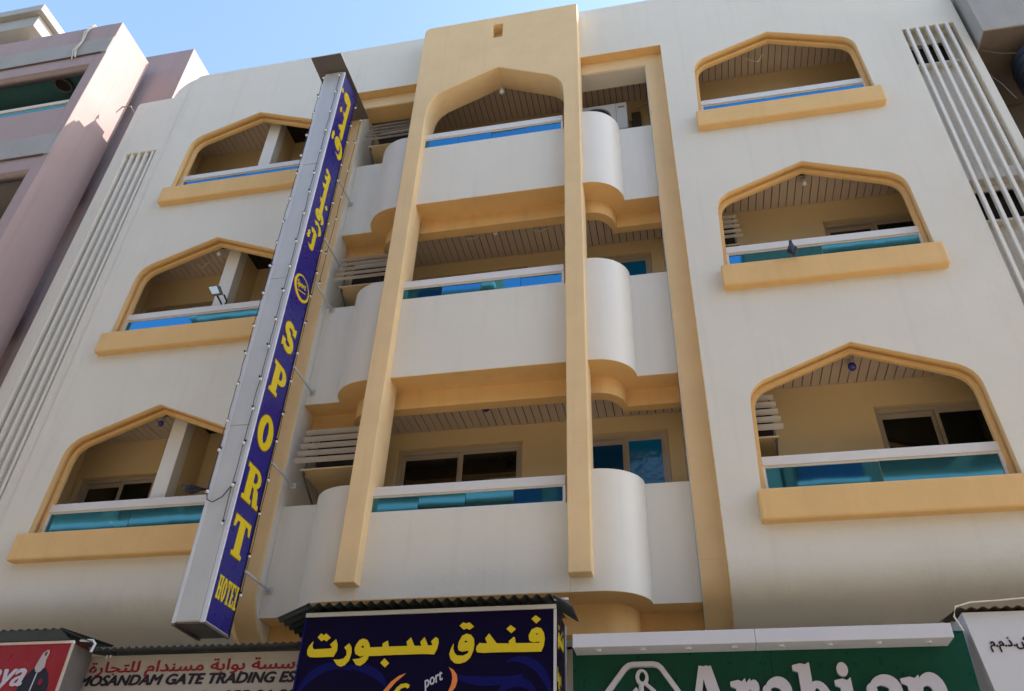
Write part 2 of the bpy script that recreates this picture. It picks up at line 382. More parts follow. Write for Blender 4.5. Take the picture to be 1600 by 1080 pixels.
for k in range(3):
    zf = 4.93+H*k; zc = (7.475, 10.70, 13.99)[k]
    for s in (-1, 1):
        x0, x1 = (2.92, 6.26) if s > 0 else (-6.26, -2.92)
        wins = [(4.83, 6.18, zf+.2, 7.11+3.21*k)] if s > 0 else [(-6.20, -4.95, zf+.2, 6.92+3.21*k)]
        wins = [w_ for w_ in wins if k < 2] or [(4.83, 6.18, zf+.2, 13.4) if s > 0 else (-6.20, -4.95, zf+.2, 13.2)]
        back_wall(x0, x1, YB, zf, zc+.2, wins)
        for a, b, c, d in wins:
            window(a+.001, b-.001, c, d-.001, YB+.13, [(.52, GLW), (.48, GLW)])
        for xa, xb in ((x0-.13, x0), (x1, x1+.13)):
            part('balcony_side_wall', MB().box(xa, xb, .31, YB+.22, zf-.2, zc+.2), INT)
        cx0, cx1 = (x0+.01, x1-.01) if s > 0 else (x0+.01, -4.26)
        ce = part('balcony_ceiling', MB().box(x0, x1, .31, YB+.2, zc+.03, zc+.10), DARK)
        slat_row(cx0, cx1, .31, YB-.002, zc, .108, ce)
        if s < 0:
            part('balcony_pillar', MB().box(-4.47, -4.24, .31, .50, zf, zc), YELS if 0 else INT if 0 else WALLS, bevel=.008)
            part('balcony_partition', MB().box(-4.36, -4.25, .501, YB, zf, zc), INT)

# ------------------------------------------------------------------ central recess: frame, side returns
RB = .155
fo = [(-2.803, ZB), (-2.803, 13.993), (2.803, 13.993), (2.803, ZB)]
ring = [(-2.803, ZB), (-2.52, ZB), (-2.52, 13.71), (-1.30, 13.71), (-1.30, 13.975), (1.34, 13.975), (1.34, 13.71), (2.52, 13.71), (2.52, ZB), (2.803, ZB), (2.803, 13.993), (-2.803, 13.993)]
shape('recess_frame', [ring], RB, .35, YELS, hotel, bevel=.008)
for s in (-1, 1):
    a, b = sorted((s*2.803, s*2.52)); skirt('recess_frame_foot', a, b, RB, YELS, .15)
    a, b = sorted((s*2.803, s*2.793)); part('recess_reveal', MB().prism([(.001, 13.99), (RB, 13.99)]+[(y+RB, z) for y, z in PROF]+[(y+.001, z) for y, z in reversed(PROF)], 'x', a, b), YELS)
part('recess_reveal', MB().box(-2.79, 2.79, .001, RB-.001, 13.982, 13.996), YEL)
part('recess_header', MB().box(-2.75, -1.3, .351, .50, 13.72, 14.3).box(1.34, 2.75, .351, .50, 13.72, 14.3), INT)
part('recess_header_soffit', MB().box(1.34, 2.51, .17, .50, 13.698, 13.709), WALLS); part('recess_header_soffit', MB().box(-2.51, -1.3, .17, .50, 13.698, 13.709), YEL)
for s in (-1, 1):
    pr = [(y+.3, z) for y, z in PROF[1:]] + [(1.35, 4.28), (1.35, 14.3), (.352, 14.3), (.352, ZB)]
    pr = [(.17, 13.70), (.17, 4.80)] + [(y+RB+.012, z+.004) for y, z in PROF[2:]] + [(1.35, 4.29), (1.35, 13.70)]
    a, b = sorted((s*2.60, s*2.508)); part('recess_side_wall', MB().prism(pr, 'x', a, b), WALLS, smooth=True)
YC = 1.16
def bay_path(off=0.0, n=12, xw=2.505):
    """plan outline of the curved balcony front; off sets it back"""
    yf, yw = -.15+off, .30+off*.80 if off else .30
    x1 = 1.48; x2 = 2.0-off*.42; 
    pts = [(xw, yw)]
    for i in range(n+1):
        a = PI/2*i/n; pts.append((x1+(x2-x1)*math.cos(a), yw+(yf-yw)*math.sin(a)))
    return pts + [(-x, y) for x, y in reversed(pts)]
def strip_solid(outer, inner, z0, z1):
    """vertical wall following a plan path; z1 a number or a list per point"""
    n = len(outer); t = z1 if isinstance(z1, list) else [z1]*n
    mb = MB(); vs = []
    for i in range(n): vs += [(*outer[i], z0), (*outer[i], t[i]), (*inner[i], t[i]), (*inner[i], z0)]
    fs = [(0, 1, 2, 3), tuple((n-1)*4+j for j in (3, 2, 1, 0))]
    for i in range(n-1):
        for j in range(4): fs.append((i*4+j, (i+1)*4+j, (i+1)*4+(j+1) % 4, i*4+(j+1) % 4))
    return mb.add(vs, fs)
P0 = bay_path(0); P0i = [(x*.955, y+.13) for x, y in P0]
for k in range(3):
    zb = 4.555 if k == 0 else 7.46+H*(k-1); zl = 5.56+H*k; zw = 5.95+H*k-(.05 if k == 2 else 0)
    half = len(P0)//2
    for s in (1, -1):
        pts = [p for p in (P0[:half] if s > 0 else P0[half:])]; pin = [p for p in (P0i[:half] if s > 0 else P0i[half:])]
        mid = (s*1.19, -.15); midi = (s*1.19, -.02)
        if s > 0: pts, pin = pts+[mid], pin+[midi]
        else: pts, pin = [mid]+pts, [midi]+pin
        part('curved_balcony_wall', strip_solid(pts, pin, zb, zw), WALLS, smooth=True)
    part('balcony_parapet', MB().box(-1.188, 1.188, -.149, -.02, zb, zl), WALL, bevel=.006)
    rail_unit('bay_rail', -1.17, 1.14, -.12, 5.90+H*k, zl+.012, 5.78+H*k, 4, hotel)
    # slab and stepped beam below
    def slab_poly(path): return path + [(-2.505, 1.14), (2.505, 1.14)]
    z_s = zb-.004
    part('balcony_slab', MB().prism(slab_poly([(x, y+.002) for x, y in P0]), 'z', z_s, z_s+.16), YEL, smooth=True)
    dz = .25 if k else .32
    B0 = bay_path(.38, xw=2.505); B1 = bay_path(.54, xw=2.505)
    part('stepped_beam', strip_solid(B0, B1, zb-dz, zb+.001), YEL, smooth=True, bevel=0)
    zf = z_s+.16
    # ceiling of this level (below the slab above)
    zc = 7.405+H*k if k < 2 else 14.10
    def beam_y(x):
        pts = [q for q in B1 if q[0] >= 0][::-1]; x = abs(x)
        for (xa, ya), (xb, yb) in zip(pts, pts[1:]):
            if xa <= x <= xb: return ya+(yb-ya)*(x-xa)/max(1e-6, xb-xa)
        return .39 if x < 1.5 else .74
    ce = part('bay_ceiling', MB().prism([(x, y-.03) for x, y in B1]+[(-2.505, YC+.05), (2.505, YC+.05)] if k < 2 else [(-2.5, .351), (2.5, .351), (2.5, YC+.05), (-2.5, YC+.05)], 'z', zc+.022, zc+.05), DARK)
    slat_row(-2.50, 2.50, beam_y if k < 2 else .351, YC-.002, zc, .107, ce)
    wz = 7.15+H*k
    wins = [(-1.42, .36, zf+.1, wz), (.98, 2.31, zf+.1, wz+.02)]
    back_wall(-2.505, 2.505, YC, zf, zc+.02, wins, .2)
    window(-1.419, .359, zf+.1, wz-.001, YC+.12, [(.5, GLW), (.5, GLW)])
    window(.981, 2.309, zf+.1, wz+.019, YC+.12, [(.58, GLB2 if k == 0 else GLW), (.42, GLB)])
part('beam_soffit', MB().prism(bay_path(.55)+[(-2.505, .86), (2.505, .86)], 'z', 4.30, 4.33), WALLS)
# projecting fin: two piers joined by the arched head
zt = 15.19
op = [(-.875, 3.9), (-1.13, 3.9)]
inner = [(-1.13, 4.699), (-1.13, 12.60), (-1.115, 12.82), (-1.07, 12.98), (-1.0, 13.10), (-.90, 13.195), (0.05, 13.65), (.96, 13.195), (1.06, 13.10), (1.13, 12.98), (1.17, 12.82), (1.18, 12.60), (1.18, 4.699)]
out_l = [(-1.38, 4.70), (-1.38, 15.06), (-1.365, 15.13), (-1.32, 15.175), (-1.26, zt), (1.43, zt), (1.43, 4.70)]
fin = [(1.18, 4.70)]+list(reversed(inner[1:-1]))+[(-1.13, 4.70)]+out_l
shape('arched_fin', [fin, rect(-.09, .09, 14.55, 14.95)], -.30, .14, YELS, hotel, bevel=.012)
part('fin_niche', MB().box(-.12, .12, -.12, .13, 14.5, 15.0), ORANGE if 0 else YEL)

# louvred strips at both ends
for s in (1, -1):
    if s > 0: xs = [6.585, 6.725, 6.868, 7.012, 7.152]; x0, x1, zt_, y1 = 6.51, 7.26, 13.40, .25
    else: xs = [-6.985, -6.84, -6.695, -6.555]; x0, x1, zt_, y1 = -7.11, -6.49, 13.26, .16
    wins = []
    if s > 0:
        for zc_ in (13.27, 9.92, 6.72): wins.append((x0+.07, x1-.10, zc_-.60, zc_))
    mb = MB()
    shape('vent_back_wall', [rect(x0-.04, x1+.04, 5.1, zt_+.05)]+[rect(*w) for w in wins], y1, y1+.06, WALLS, hotel)
    if s > 0:
        for a, b, c, d in wins:
            part('vent_window', MB().box(a-.05, b+.05, y1+.12, y1+.13, c-.05, d+.05), DARK)
            part('vent_ledge', MB().box(x0, x1, y1-.09, y1-.001, c-.06, c-.015), WALLS, bevel=.004)
        part('vent_ledge', MB().box(x0, x1, y1-.12, y1-.001, 10.02, 10.22), WALLS, bevel=.004)
        part('vent_ledge', MB().box(x0, x1, y1-.12, y1-.001, 6.82, 7.02), WALLS, bevel=.004)
    for xa, xb in ((x0-.04, x0), (x1, x1+.04)): part('vent_side', MB().box(xa, xb, .151, y1-.001, 5.1, zt_), WALLS)
    part('vent_side', MB().box(x0, x1, .151, y1-.001, zt_, zt_+.04), WALLS)
    for x in xs: part('vent_fin', MB().box(x-.021, x+.021, .004 if s > 0 else .03, .075 if s > 0 else .09, 5.2, zt_-.002), WALLS, bevel=.004)
# ------------------------------------------------------------------ tall projecting sign
sgn = thing('vertical_sign', 'tall narrow blue and grey box sign with yellow letters projecting from the facade', 'sign', (-2.62, -.585, 4.14))
SX0, SX1, SY0, SY1, SZ0, SZ1 = -2.80, -2.45, -.85, -.32, 4.14, 13.37
MB().box(SX0, SX1-.006, SY0, SY1, SZ0+.01, SZ1).build('sign_box', GALV, sgn, bevel=.004)
for i in range(4):
    MB().box(SX0+.004, SX1-.05, SY0-.006, SY0-.001, SZ0+.02+i*2.31, SZ0+2.32+i*2.31-.006).build('side_sheet', GALV, sgn)
MB().box(SX1-.045, SX1+.004, SY0-.008, SY0+.02, SZ0, SZ1-.01).build('corner_trim', WHITE, sgn, bevel=.003)
MB().box(SX0-.012, SX0+.03, SY0-.008, SY0+.002, SZ0, SZ1-.01).build('corner_trim', WHITE, sgn, bevel=.003)
MB().box(SX1-.005, SX1-.001, SY0+.02, SY1, SZ0+.03, SZ1-.01).build('blue_panel', SIGN_BLUE, sgn)
MB().box(SX1-.005, SX1+.006, SY1-.02, SY1+.004, SZ0, SZ1-.01).build('corner_trim', BLACK, sgn)
MB().box(SX0+.02, SX1-.02, SY0+.02, SY1-.02, SZ0-.004, SZ0+.008).box(SX0-.01, SX0+.02, SY0, SY1, SZ0-.02, SZ0+.012).box(SX1-.02, SX1+.006, SY0, SY1, SZ0-.012, SZ0+.012).build('bottom_tray', GALVD, sgn)
cap = MB().add([(-2.95, -1.16, 13.44), (-2.42, -1.16, 13.44), (-2.40, .16, 13.40), (-2.95, .16, 13.40), (-2.95, -1.16, 13.452), (-2.42, -1.16, 13.452), (-2.40, .16, 13.412), (-2.95, .16, 13.412)],
    [(0,3,2,1), (4,5,6,7), (0,1,5,4), (1,2,6,5), (2,3,7,6), (3,0,4,7)])
cap.build('cap_sheet', GALVD, sgn)
for (z, x) in ((11.36, -2.46), (9.98, -2.42), (9.11, -2.40), (7.65, -2.43), (6.23, -2.42), (4.87, -2.44)):
    b = MB(); b.tube([(x, -.33, z), (x, .298 if z < 4.9 or abs(z-7.6) < .2 or 1 else .3, z)], .017, 6); b.box(x-.04, x+.04, .288, .297, z-.04, z+.04)
    b.build('bracket', GALV, sgn)
# lettering: local x = along the face (towards the street is left), local y = up
def face_m(y, z, sx=1, sz=1):   # glyph (u right, v up) -> world on the +X face
    return lambda u, v: (y+u*sx, z+v*sz)
def arcp(cx, cy, rx, ry, a0, a1, n=12): return [(cx+rx*math.cos(math.radians(a0+(a1-a0)*i/n)), cy+ry*math.sin(math.radians(a0+(a1-a0)*i/n))) for i in range(n+1)]
def ribbon(pts, ws):
    L = []; Rr = []; n = len(pts)
    for i in range(n):
        a = Vector(pts[max(i-1, 0)]); b = Vector(pts[min(i+1, n-1)]); d = (b-a).normalized(); w = ws[i] if isinstance(ws, list) else ws
        nrm = Vector((-d.y, d.x))*w/2; L.append(tuple(Vector(pts[i])+nrm)); Rr.append(tuple(Vector(pts[i])-nrm))
    return L+Rr[::-1]
def glyph(c):
    """heavy slab-serif letters in a unit box, as lists of (outline, holes)"""
    if c == 'S':
        pts = arcp(.50, .735, .25, .17, 25, 270, 14)[:-1]+arcp(.50, .275, .27, .19, 90, -160, 14)
        n = len(pts); ws = [.13+.13*math.sin(PI*i/(n-1))**1.0 for i in range(n)]
        return [(ribbon(pts, ws), []), ([(.66, .70), (.88, .68), (.86, .98), (.74, .92)], []), ([(.12, .33), (.32, .30), (.24, .08), (.13, .02)], [])]
    if c == 'P': return [([(.05, 0), (.56, 0), (.56, .10), (.46, .12), (.46, .86), (.20, .88), (.05, .90), (.05, 1), (.46, 1.0)]+[(.46, .999)]+[(.17, .12), (.05, .10)][:0]+[(.46, .9), (.19, .88), (.19, .12), (.05, .10)], [])] if 0 else [
        ([(.05, 0), (.58, 0), (.58, .11), (.48, .13), (.48, 1.0), (.05, 1.0), (.05, .89), (.16, .87), (.16, .13), (.05, .11)], []),
        ([(.40, 1.0)]+arcp(.60, .71, .33, .29, 90, -90, 14)+[(.40, .42), (.40, .56)]+arcp(.56, .71, .12, .15, -90, 90, 10)+[(.40, .86)], [])]
    if c == 'R': return glyph('P')[:1]+[([(.40, 1.0)]+arcp(.58, .74, .32, .26, 90, -90, 14)+[(.40, .48), (.40, .60)]+arcp(.58, .74, .13, .14, -90, 90, 10)+[(.40, .88)], []),
        ([(.44, .50), (.60, .44), (.66, .12), (.70, 0), (1.02, 0), (1.02, .11), (.92, .14), (.84, .44), (.70, .54)], [])]
    if c == 'O': return [(arcp(.5, .5, .45, .52, 0, 342, 22), [arcp(.5, .5, .15, .33, 0, 342, 22)])]
    if c == 'T': return [([(.04, .68), (.12, .68), (.20, .86), (.34, .87), (.34, .13), (.22, .10), (.22, 0), (.78, 0), (.78, .10), (.66, .13), (.66, .87), (.80, .86), (.88, .68), (.96, .68), (.94, 1.0), (.06, 1.0)], [])]
    if c == 'H': return [([(0, 0), (.44, 0), (.44, .1), (.37, .12), (.37, .42), (.63, .42), (.63, .12), (.56, .1), (.56, 0), (1, 0), (1, .1), (.92, .12), (.92, .88), (1, .9), (1, 1), (.56, 1), (.56, .9), (.63, .88), (.63, .56), (.37, .56), (.37, .88), (.44, .9), (.44, 1), (0, 1), (0, .9), (.08, .88), (.08, .12), (0, .1)], [])]
    if c == 'E': return [([(.02, 0), (.92, 0), (.96, .34), (.86, .34), (.76, .13), (.44, .13), (.44, .44), (.66, .44), (.66, .58), (.44, .58), (.44, .87), (.74, .87), (.84, .70), (.93, .70), (.90, 1), (.02, 1), (.02, .9), (.12, .88), (.12, .12), (.02, .1)], [])]
    if c == 'L': return [([(.02, 0), (.92, 0), (.98, .42), (.87, .42), (.76, .14), (.48, .14), (.48, .88), (.60, .9), (.60, 1), (.02, 1), (.02, .9), (.14, .88), (.14, .12), (.02, .1)], [])]
    if c == 'A': return [([(-.02, 0), (.34, 0), (.34, .08), (.26, .11), (.30, .24), (.60, .24), (.64, .11), (.54, .08), (.54, 0), (1.04, 0), (1.04, .08), (.96, .11), (.66, 1.0), (.60, .985), (.54, 1.0), (.48, .985), (.36, 1.0), (.08, .11), (-.02, .08)], [[(.34, .37), (.56, .37), (.45, .76)]])]
    if c == 'r': return [([(0, 0), (.62, 0), (.62, .08), (.50, .11), (.50, .60), (.48, .76), (.36, .70), (.26, .73), (.0, .70), (.0, .62), (.16, .58), (.16, .11), (0, .08)], []), (ribbon([(.46, .50), (.54, .62), (.66, .66)], [.10, .14, .2]), []), (arcp(.74, .60, .15, .13, 0, 342, 14), [])]
    if c == 'a': return [(arcp(.40, .22, .36, .24, 0, 342, 20), [arcp(.46, .22, .12, .13, 0, 342, 14)]), (ribbon(arcp(.48, .50, .30, .18, 160, 0, 12)+[(.78, .12), (.90, .04)], [.12, .13, .14, .15, .16, .18, .2, .22, .24, .26, .28, .30, .30, .30, .12]), []), (arcp(.18, .52, .13, .11, 0, 342, 12), []), ([(.60, .0), (.92, .0), (.92, .48), (.84, .62), (.60, .60)], [])]
    if c == 'b': return [([(.18, 0), (.44, .04), (.48, .02), (.48, 1.02), (.36, .98), (.22, 1.0), (.0, .97), (.0, .88), (.14, .85), (.14, .06)], []), (arcp(.60, .33, .36, .36, 0, 342, 22), [arcp(.58, .33, .11, .24, 0, 342, 14)])]
    if c == 'i': return [([(0, 0), (.62, 0), (.62, .08), (.50, .11), (.50, .74), (.38, .69), (.24, .72), (.0, .69), (.0, .60), (.14, .57), (.14, .11), (0, .08)], []), (arcp(.30, .88, .17, .125, 0, 342, 16), [])]
    if c == 'n': return [([(0, 0), (.56, 0), (.56, .08), (.48, .11), (.48, .60), (.46, .76), (.34, .70), (.24, .73), (.0, .70), (.0, .62), (.14, .58), (.14, .11), (0, .08)], []), (ribbon([(.44, .50)]+arcp(.66, .46, .24, .22, 150, 0, 10)+[(.90, .2), (.90, 0)], [.10, .12, .15, .18, .20, .23, .26, .29, .31, .33, .34, .34, .34, .34]), []), ([(.64, 0), (1.18, 0), (1.18, .08), (1.08, .11), (1.06, .14), (.74, .14), (.72, .11), (.64, .08)], [])]
    return []
def put_glyph(name, c, map_, ax, a, b, m, parent):
    out = None
    for i, (o_, hs) in enumerate(glyph(c)):
        s_ = 1 if b > a else -1
        g = shape(name, [[map_(*p) for p in o_]]+[[map_(*p) for p in h] for h in hs], a, b+s_*i*.0012, m, None, ax=ax)
        if out is None: out = g
        else:
            bm = bmesh.new(); bm.from_mesh(out.data); bm.from_mesh(g.data); bm.to_mesh(out.data); bm.free(); bpy.data.objects.remove(g)
    out.parent = parent
    if parent.name in LOC: out.matrix_parent_inverse = Matrix.Translation(LOC[parent.name]).inverted()
    return out
def grow(map_, k, cx=.5, cy=.5): return lambda u, v: map_(cx+(u-cx)*k, cy+(v-cy)*k)
yl = -.785
for c, z0, z1 in (('S', 7.73, 8.17), ('P', 7.03, 7.47), ('O', 6.28, 6.72), ('R', 5.57, 6.01), ('T', 4.93, 5.37)):
    w = .40
    mp = face_m(yl, z0, w, z1-z0)
    put_glyph('letter_edge', c, grow(mp, 1.07), 'x', SX1-.001, SX1+.003, SIGN_EDGE, sgn)
    put_glyph('letter', c, mp, 'x', SX1-.001, SX1+.008, SIGN_YEL, sgn)
for i, c in enumerate('HOTEL'):
    mp = face_m(-.775+i*.093, 4.42, .088, .25); put_glyph('letter', c, mp, 'x', SX1-.001, SX1+.006, SIGN_YEL, sgn)
TRACED = {
 'sport_ar': [([(-1.1,3.834),(-1.103,3.797),(-1.093,3.77),(-1.071,3.76),(-0.914,3.765),(-0.903,3.774),(-0.927,3.8),(-0.877,3.847),(-0.853,3.799),(-0.851,3.745),(-0.876,3.69),(-1.057,3.688),(-1.113,3.694),(-1.136,3.712),(-1.144,3.753),(-1.132,3.793)],[]),([(-1.062,3.869),(-1.033,3.905),(-1.003,3.886),(-0.983,3.904),(-0.933,3.865),(-0.97,3.83),(-0.996,3.847),(-1.02,3.833)],[]),([(-0.782,3.77),(-0.739,3.807),(-0.713,3.769),(-0.706,3.724),(-0.719,3.653),(-0.751,3.614),(-0.792,3.599),(-0.829,3.616),(-0.871,3.664),(-0.818,3.662),(-0.771,3.672),(-0.748,3.702),(-0.754,3.738)],[]),([(-0.677,3.741),(-0.678,3.763),(-0.669,3.794),(-0.641,3.834),(-0.608,3.845),(-0.567,3.832),(-0.542,3.795),(-0.533,3.764),(-0.413,3.765),(-0.412,3.796),(-0.367,3.82),(-0.352,3.766),(-0.174,3.767),(-0.185,3.804),(-0.147,3.843),(-0.107,3.766),(-0.041,3.764),(-0.054,3.8),(-0.018,3.841),(0.02,3.767),(0.064,3.766),(0.047,3.802),(0.086,3.838),(0.111,3.826),(0.118,3.791),(0.109,3.738),(0.086,3.688),(-0.019,3.693),(-0.151,3.692),(-0.379,3.691),(-0.426,3.688),(-0.536,3.688),(-0.538,3.666),(-0.562,3.632),(-0.605,3.602),(-0.645,3.614),(-0.684,3.661),(-0.615,3.668),(-0.584,3.685),(-0.573,3.695),(-0.618,3.686),(-0.665,3.709)],[[(-0.622,3.773),(-0.604,3.784),(-0.587,3.772),(-0.6,3.758)]]),([(-0.413,3.624),(-0.378,3.663),(-0.332,3.622),(-0.365,3.584)],[])],
 'hotel_ar': [([(0.26,3.778),(0.24,3.735),(0.227,3.683),(0.243,3.639),(0.278,3.608),(0.324,3.601),(0.378,3.614),(0.421,3.652),(0.445,3.712),(0.452,3.764),(0.443,3.817),(0.417,3.849),(0.375,3.861),(0.334,3.842),(0.306,3.785),(0.302,3.742),(0.311,3.715),(0.344,3.704),(0.403,3.713),(0.396,3.687),(0.356,3.669),(0.3,3.672),(0.271,3.699),(0.259,3.734)],[[(0.356,3.793),(0.371,3.803),(0.389,3.792),(0.373,3.779)]]),([(0.304,3.933),(0.335,3.963),(0.364,3.953),(0.396,3.961),(0.438,3.924),(0.4,3.896),(0.372,3.908),(0.344,3.898)],[]),([(0.501,3.776),(0.475,3.746),(0.47,3.72),(0.482,3.695),(0.547,3.688),(0.619,3.69),(0.773,3.69),(0.89,3.687),(1.059,3.687),(1.081,3.738),(1.089,3.798),(1.08,3.851),(1.057,3.887),(1.016,3.898),(0.971,3.88),(0.945,3.829),(0.951,3.785),(0.982,3.767),(1.04,3.774),(1.041,3.761),(0.829,3.764),(0.819,3.815),(0.809,3.819),(0.765,3.781),(0.775,3.764),(0.657,3.767),(0.584,3.857),(0.549,3.814),(0.57,3.769),(0.524,3.771)],[[(1.004,3.84),(1.019,3.846),(1.035,3.837),(1.019,3.83)]]),([(0.967,3.974),(1.006,4.004),(1.052,3.971),(1.011,3.932)],[]),([(0.74,3.892),(0.779,3.924),(0.827,3.889),(0.786,3.854)],[])],
 'swoosh_l': [([(-0.161,3.532),(-0.224,3.512),(-0.292,3.463),(-0.357,3.385),(-0.368,3.33),(-0.322,3.329),(-0.302,3.395),(-0.246,3.462),(-0.203,3.495)],[])],
 'swoosh_r': [([(0.23,3.575),(0.273,3.553),(0.308,3.51),(0.316,3.459),(0.302,3.406),(0.261,3.353),(0.228,3.321),(0.206,3.321),(0.242,3.375),(0.264,3.435),(0.269,3.485),(0.256,3.536)],[])],
 'script_s': [([(-0.117,3.434),(-0.151,3.447),(-0.197,3.44),(-0.235,3.411),(-0.255,3.383),(-0.251,3.353),(-0.202,3.327),(-0.157,3.335),(-0.186,3.352),(-0.212,3.377),(-0.192,3.402),(-0.157,3.414),(-0.137,3.401),(-0.12,3.413)],[])],
}

def traced(key, fn, ax, a, b, m, parent, name):
    for o_, hs in TRACED[key]: shape(name, [[fn(*p) for p in o_]]+[[fn(*p) for p in h] for h in hs], a, b, m, parent, ax=ax)
# the word stands on its side here: reading direction runs down the face
xs_ = [p[0] for o_, _ in TRACED['hotel_ar'] for p in o_]; hx0, hx1 = min(xs_), max(xs_)
xs_ = [p[0] for o_, _ in TRACED['sport_ar'] for p in o_]; sx0, sx1 = min(xs_), max(xs_)
traced('hotel_ar', lambda x, z: (-.56-(z-3.77)*1.20, 11.62+(x-hx0)/(hx1-hx0)*1.45), 'x', SX1-.001, SX1+.007, SIGN_YEL, sgn, 'letter')
traced('sport_ar', lambda x, z: (-.56-(z-3.72)*1.20, 9.52+(x-sx0)/(sx1-sx0)*1.62), 'x', SX1-.001, SX1+.007, SIGN_YEL, sgn, 'letter')
cy, cz = -.565, 8.81
shape('logo_ring', [arcp(cy, cz, .225, .195, 0, 350, 30), arcp(cy+.01, cz+.015, .185, .165, 0, 350, 30)], SX1-.001, SX1+.006, SIGN_YEL, sgn, ax='x')
shape('logo_ring', [arcp(cy-.0, cz, .232, .20, 175, 300, 16)+arcp(cy+.02, cz+.01, .19, .155, 300, 175, 16)], SX1-.001, SX1+.0045, ORANGE, sgn, ax='x')
yzm = Matrix(((0, 0, 1, SX1), (1, 0, 0, 0), (0, 1, 0, 0), (0, 0, 0, 1)))
text('logo_word', 'Sport', .13, SIGN_YEL, sgn, yzm @ Matrix.Translation((-.71, 8.77, 0)) @ Matrix.Rotation(.32, 4, 'Z'), shear=.35, bold=.003, extrude=.005, width=.27)
MB().prism(ribbon([(-.66, 8.72), (-.45, 8.80)], .016), 'x', SX1, SX1+.005).build('logo_word', SIGN_YEL, sgn)

# string lights along the edges of the tall sign
def string(pts, step, r, label):
    t = thing('light_string', label, 'string lights', pts[0])
    wob = []; L = sum((Vector(pts[i+1])-Vector(pts[i])).length for i in range(len(pts)-1)); n = int(L/step)
    a, b = Vector(pts[0]), Vector(pts[-1])
    bme = MB().ball((0, 0, 0), r, 10, 6).mesh('bulb', BULB, True); sme = MB().tube([(0, 0, r*.6), (0, 0, r*2.1)], r*.62, 8).mesh('socket', BLACK)
    for i in range(n*3+1):
        p = a.lerp(b, i/(n*3)); wob.append(p+Vector((random.uniform(-.006, .006), random.uniform(-.006, .006)-.004, 0)))
    MB().tube(wob, .0045, 5).build('wire', WIRE, t)
    for i in range(n+1):
        p = a.lerp(b, (i+random.uniform(-.12, .12))/n if 0 < i < n else i/n)+Vector((random.uniform(-.008, .012), -.012, 0))
        bo = obj('bulb', bme, t); bo.location = p; bo.rotation_euler = (random.uniform(-.5, .5), random.uniform(-.5, .5), 0)
        so_ = bpy.data.objects.new('socket', sme); C.objects.link(so_); so_.parent = bo
string([(SX0-.015, SY0-.02, 13.25), (SX0-.015, SY0-.02, 5.6)], .47, .021, 'string of small clear bulbs down the outer left edge of the tall grey sign')
string([(SX1-.07, SY0-.02, 13.25), (SX1-.07, SY0-.02, 5.2)], .47, .021, 'string of small clear bulbs on the grey face beside the blue panel')
string([(SX1+.015, SY1+.02, 13.1), (SX1+.015, SY1+.02, 4.6)], .47, .021, 'string of small clear bulbs down the inner right edge of the blue panel')
string([(SX1+.06, SY1+.22, 13.0), (SX1+.03, SY1+.12, 9.2)], .55, .021, 'short string of bulbs hanging just behind the upper blue panel near the wall')
lw = thing('loose_cable', 'thin dark cable drooping between two bulb strings on the grey sign face', 'cable', (-2.9, -.4, 6.0))
MB().tube([(-2.815, -.87, 5.60), (-2.78, -.885, 5.50), (-2.70, -.89, 5.46), (-2.60, -.885, 5.52), (-2.53, -.87, 5.66)], .006, 5).build('cable', WIRE, lw)

# ------------------------------------------------------------------ centre hotel sign box
cs = thing('hotel_shop_sign', 'dark blue illuminated-type box sign with large yellow Arabic lettering over the entrance', 'sign', (0, -.8, 3.0))
cs['label'] = 'dark blue box sign with large yellow Arabic lettering below the central bay'
CY = -1.1
MB().box(-1.21, 1.18, CY+.01, -.5, 2.4, 4.095).build('sign_box', SIGN_NAVY, cs)
MB().box(-1.205, 1.175, CY, CY+.009, 2.4, 4.06).build('front_panel', SIGN_NAVY, cs)
MB().box(-1.22, 1.19, CY-.012, CY+.02, 4.062, 4.10).build('top_trim', GALV, cs)
MB().box(1.168, 1.192, CY-.006, CY+.015, 2.4, 4.06).build('corner_trim', GALV, cs); MB().box(1.18, 1.192, -.53, -.505, 2.4, 4.09).build('corner_trim', GALV, cs)
MB().box(-1.222, -1.206, CY-.006, CY+.015, 2.4, 4.06).build('corner_trim', SIGN_BLUE2, cs)
for i, (a, b, c, d, e0, e1) in enumerate(((-.85, 3.25, .34, .36, 60, 170), (-.70, 3.30, .40, .30, 20, 100), (.85, 3.25, .30, .38, 5, 110), (.60, 3.55, .35, .10, 200, 330), (.85, 3.20, .20, .24, 20, 160))):
    pts = arcp(a, b, c, d, e0, e1, 16); n_ = len(pts)
    shape('printed_swirl', [ribbon(pts, [.008+.07*math.sin(PI*j/(n_-1)) for j in range(n_)])], CY-.0006-.0003*i, CY+.001, SIGN_BLUE2, cs)
for key in ('sport_ar', 'hotel_ar'): traced(key, lambda x, z: (x, z), 'y', CY-.012, CY, SIGN_YEL, cs, 'letter')
traced('swoosh_l', lambda x, z: (x, z), 'y', CY-.003, CY, ORANGE, cs, 'logo_swoosh'); traced('swoosh_r', lambda x, z: (x, z), 'y', CY-.003, CY, ORANGE, cs, 'logo_swoosh')
traced('script_s', lambda x, z: (x, z), 'y', CY-.004, CY, SIGN_YEL, cs, 'logo_letter')
text('logo_word', 'port', .13, WHITE2, cs, front(.02, CY-.002, 3.40) @ Matrix.Rotation(.42, 4, 'Z'), shear=.4, bold=.002, width=.19)
yz2 = Matrix(((0, 0, 1, 1.181), (1, 0, 0, 0), (0, 1, 0, 0), (0, 0, 0, 1)))
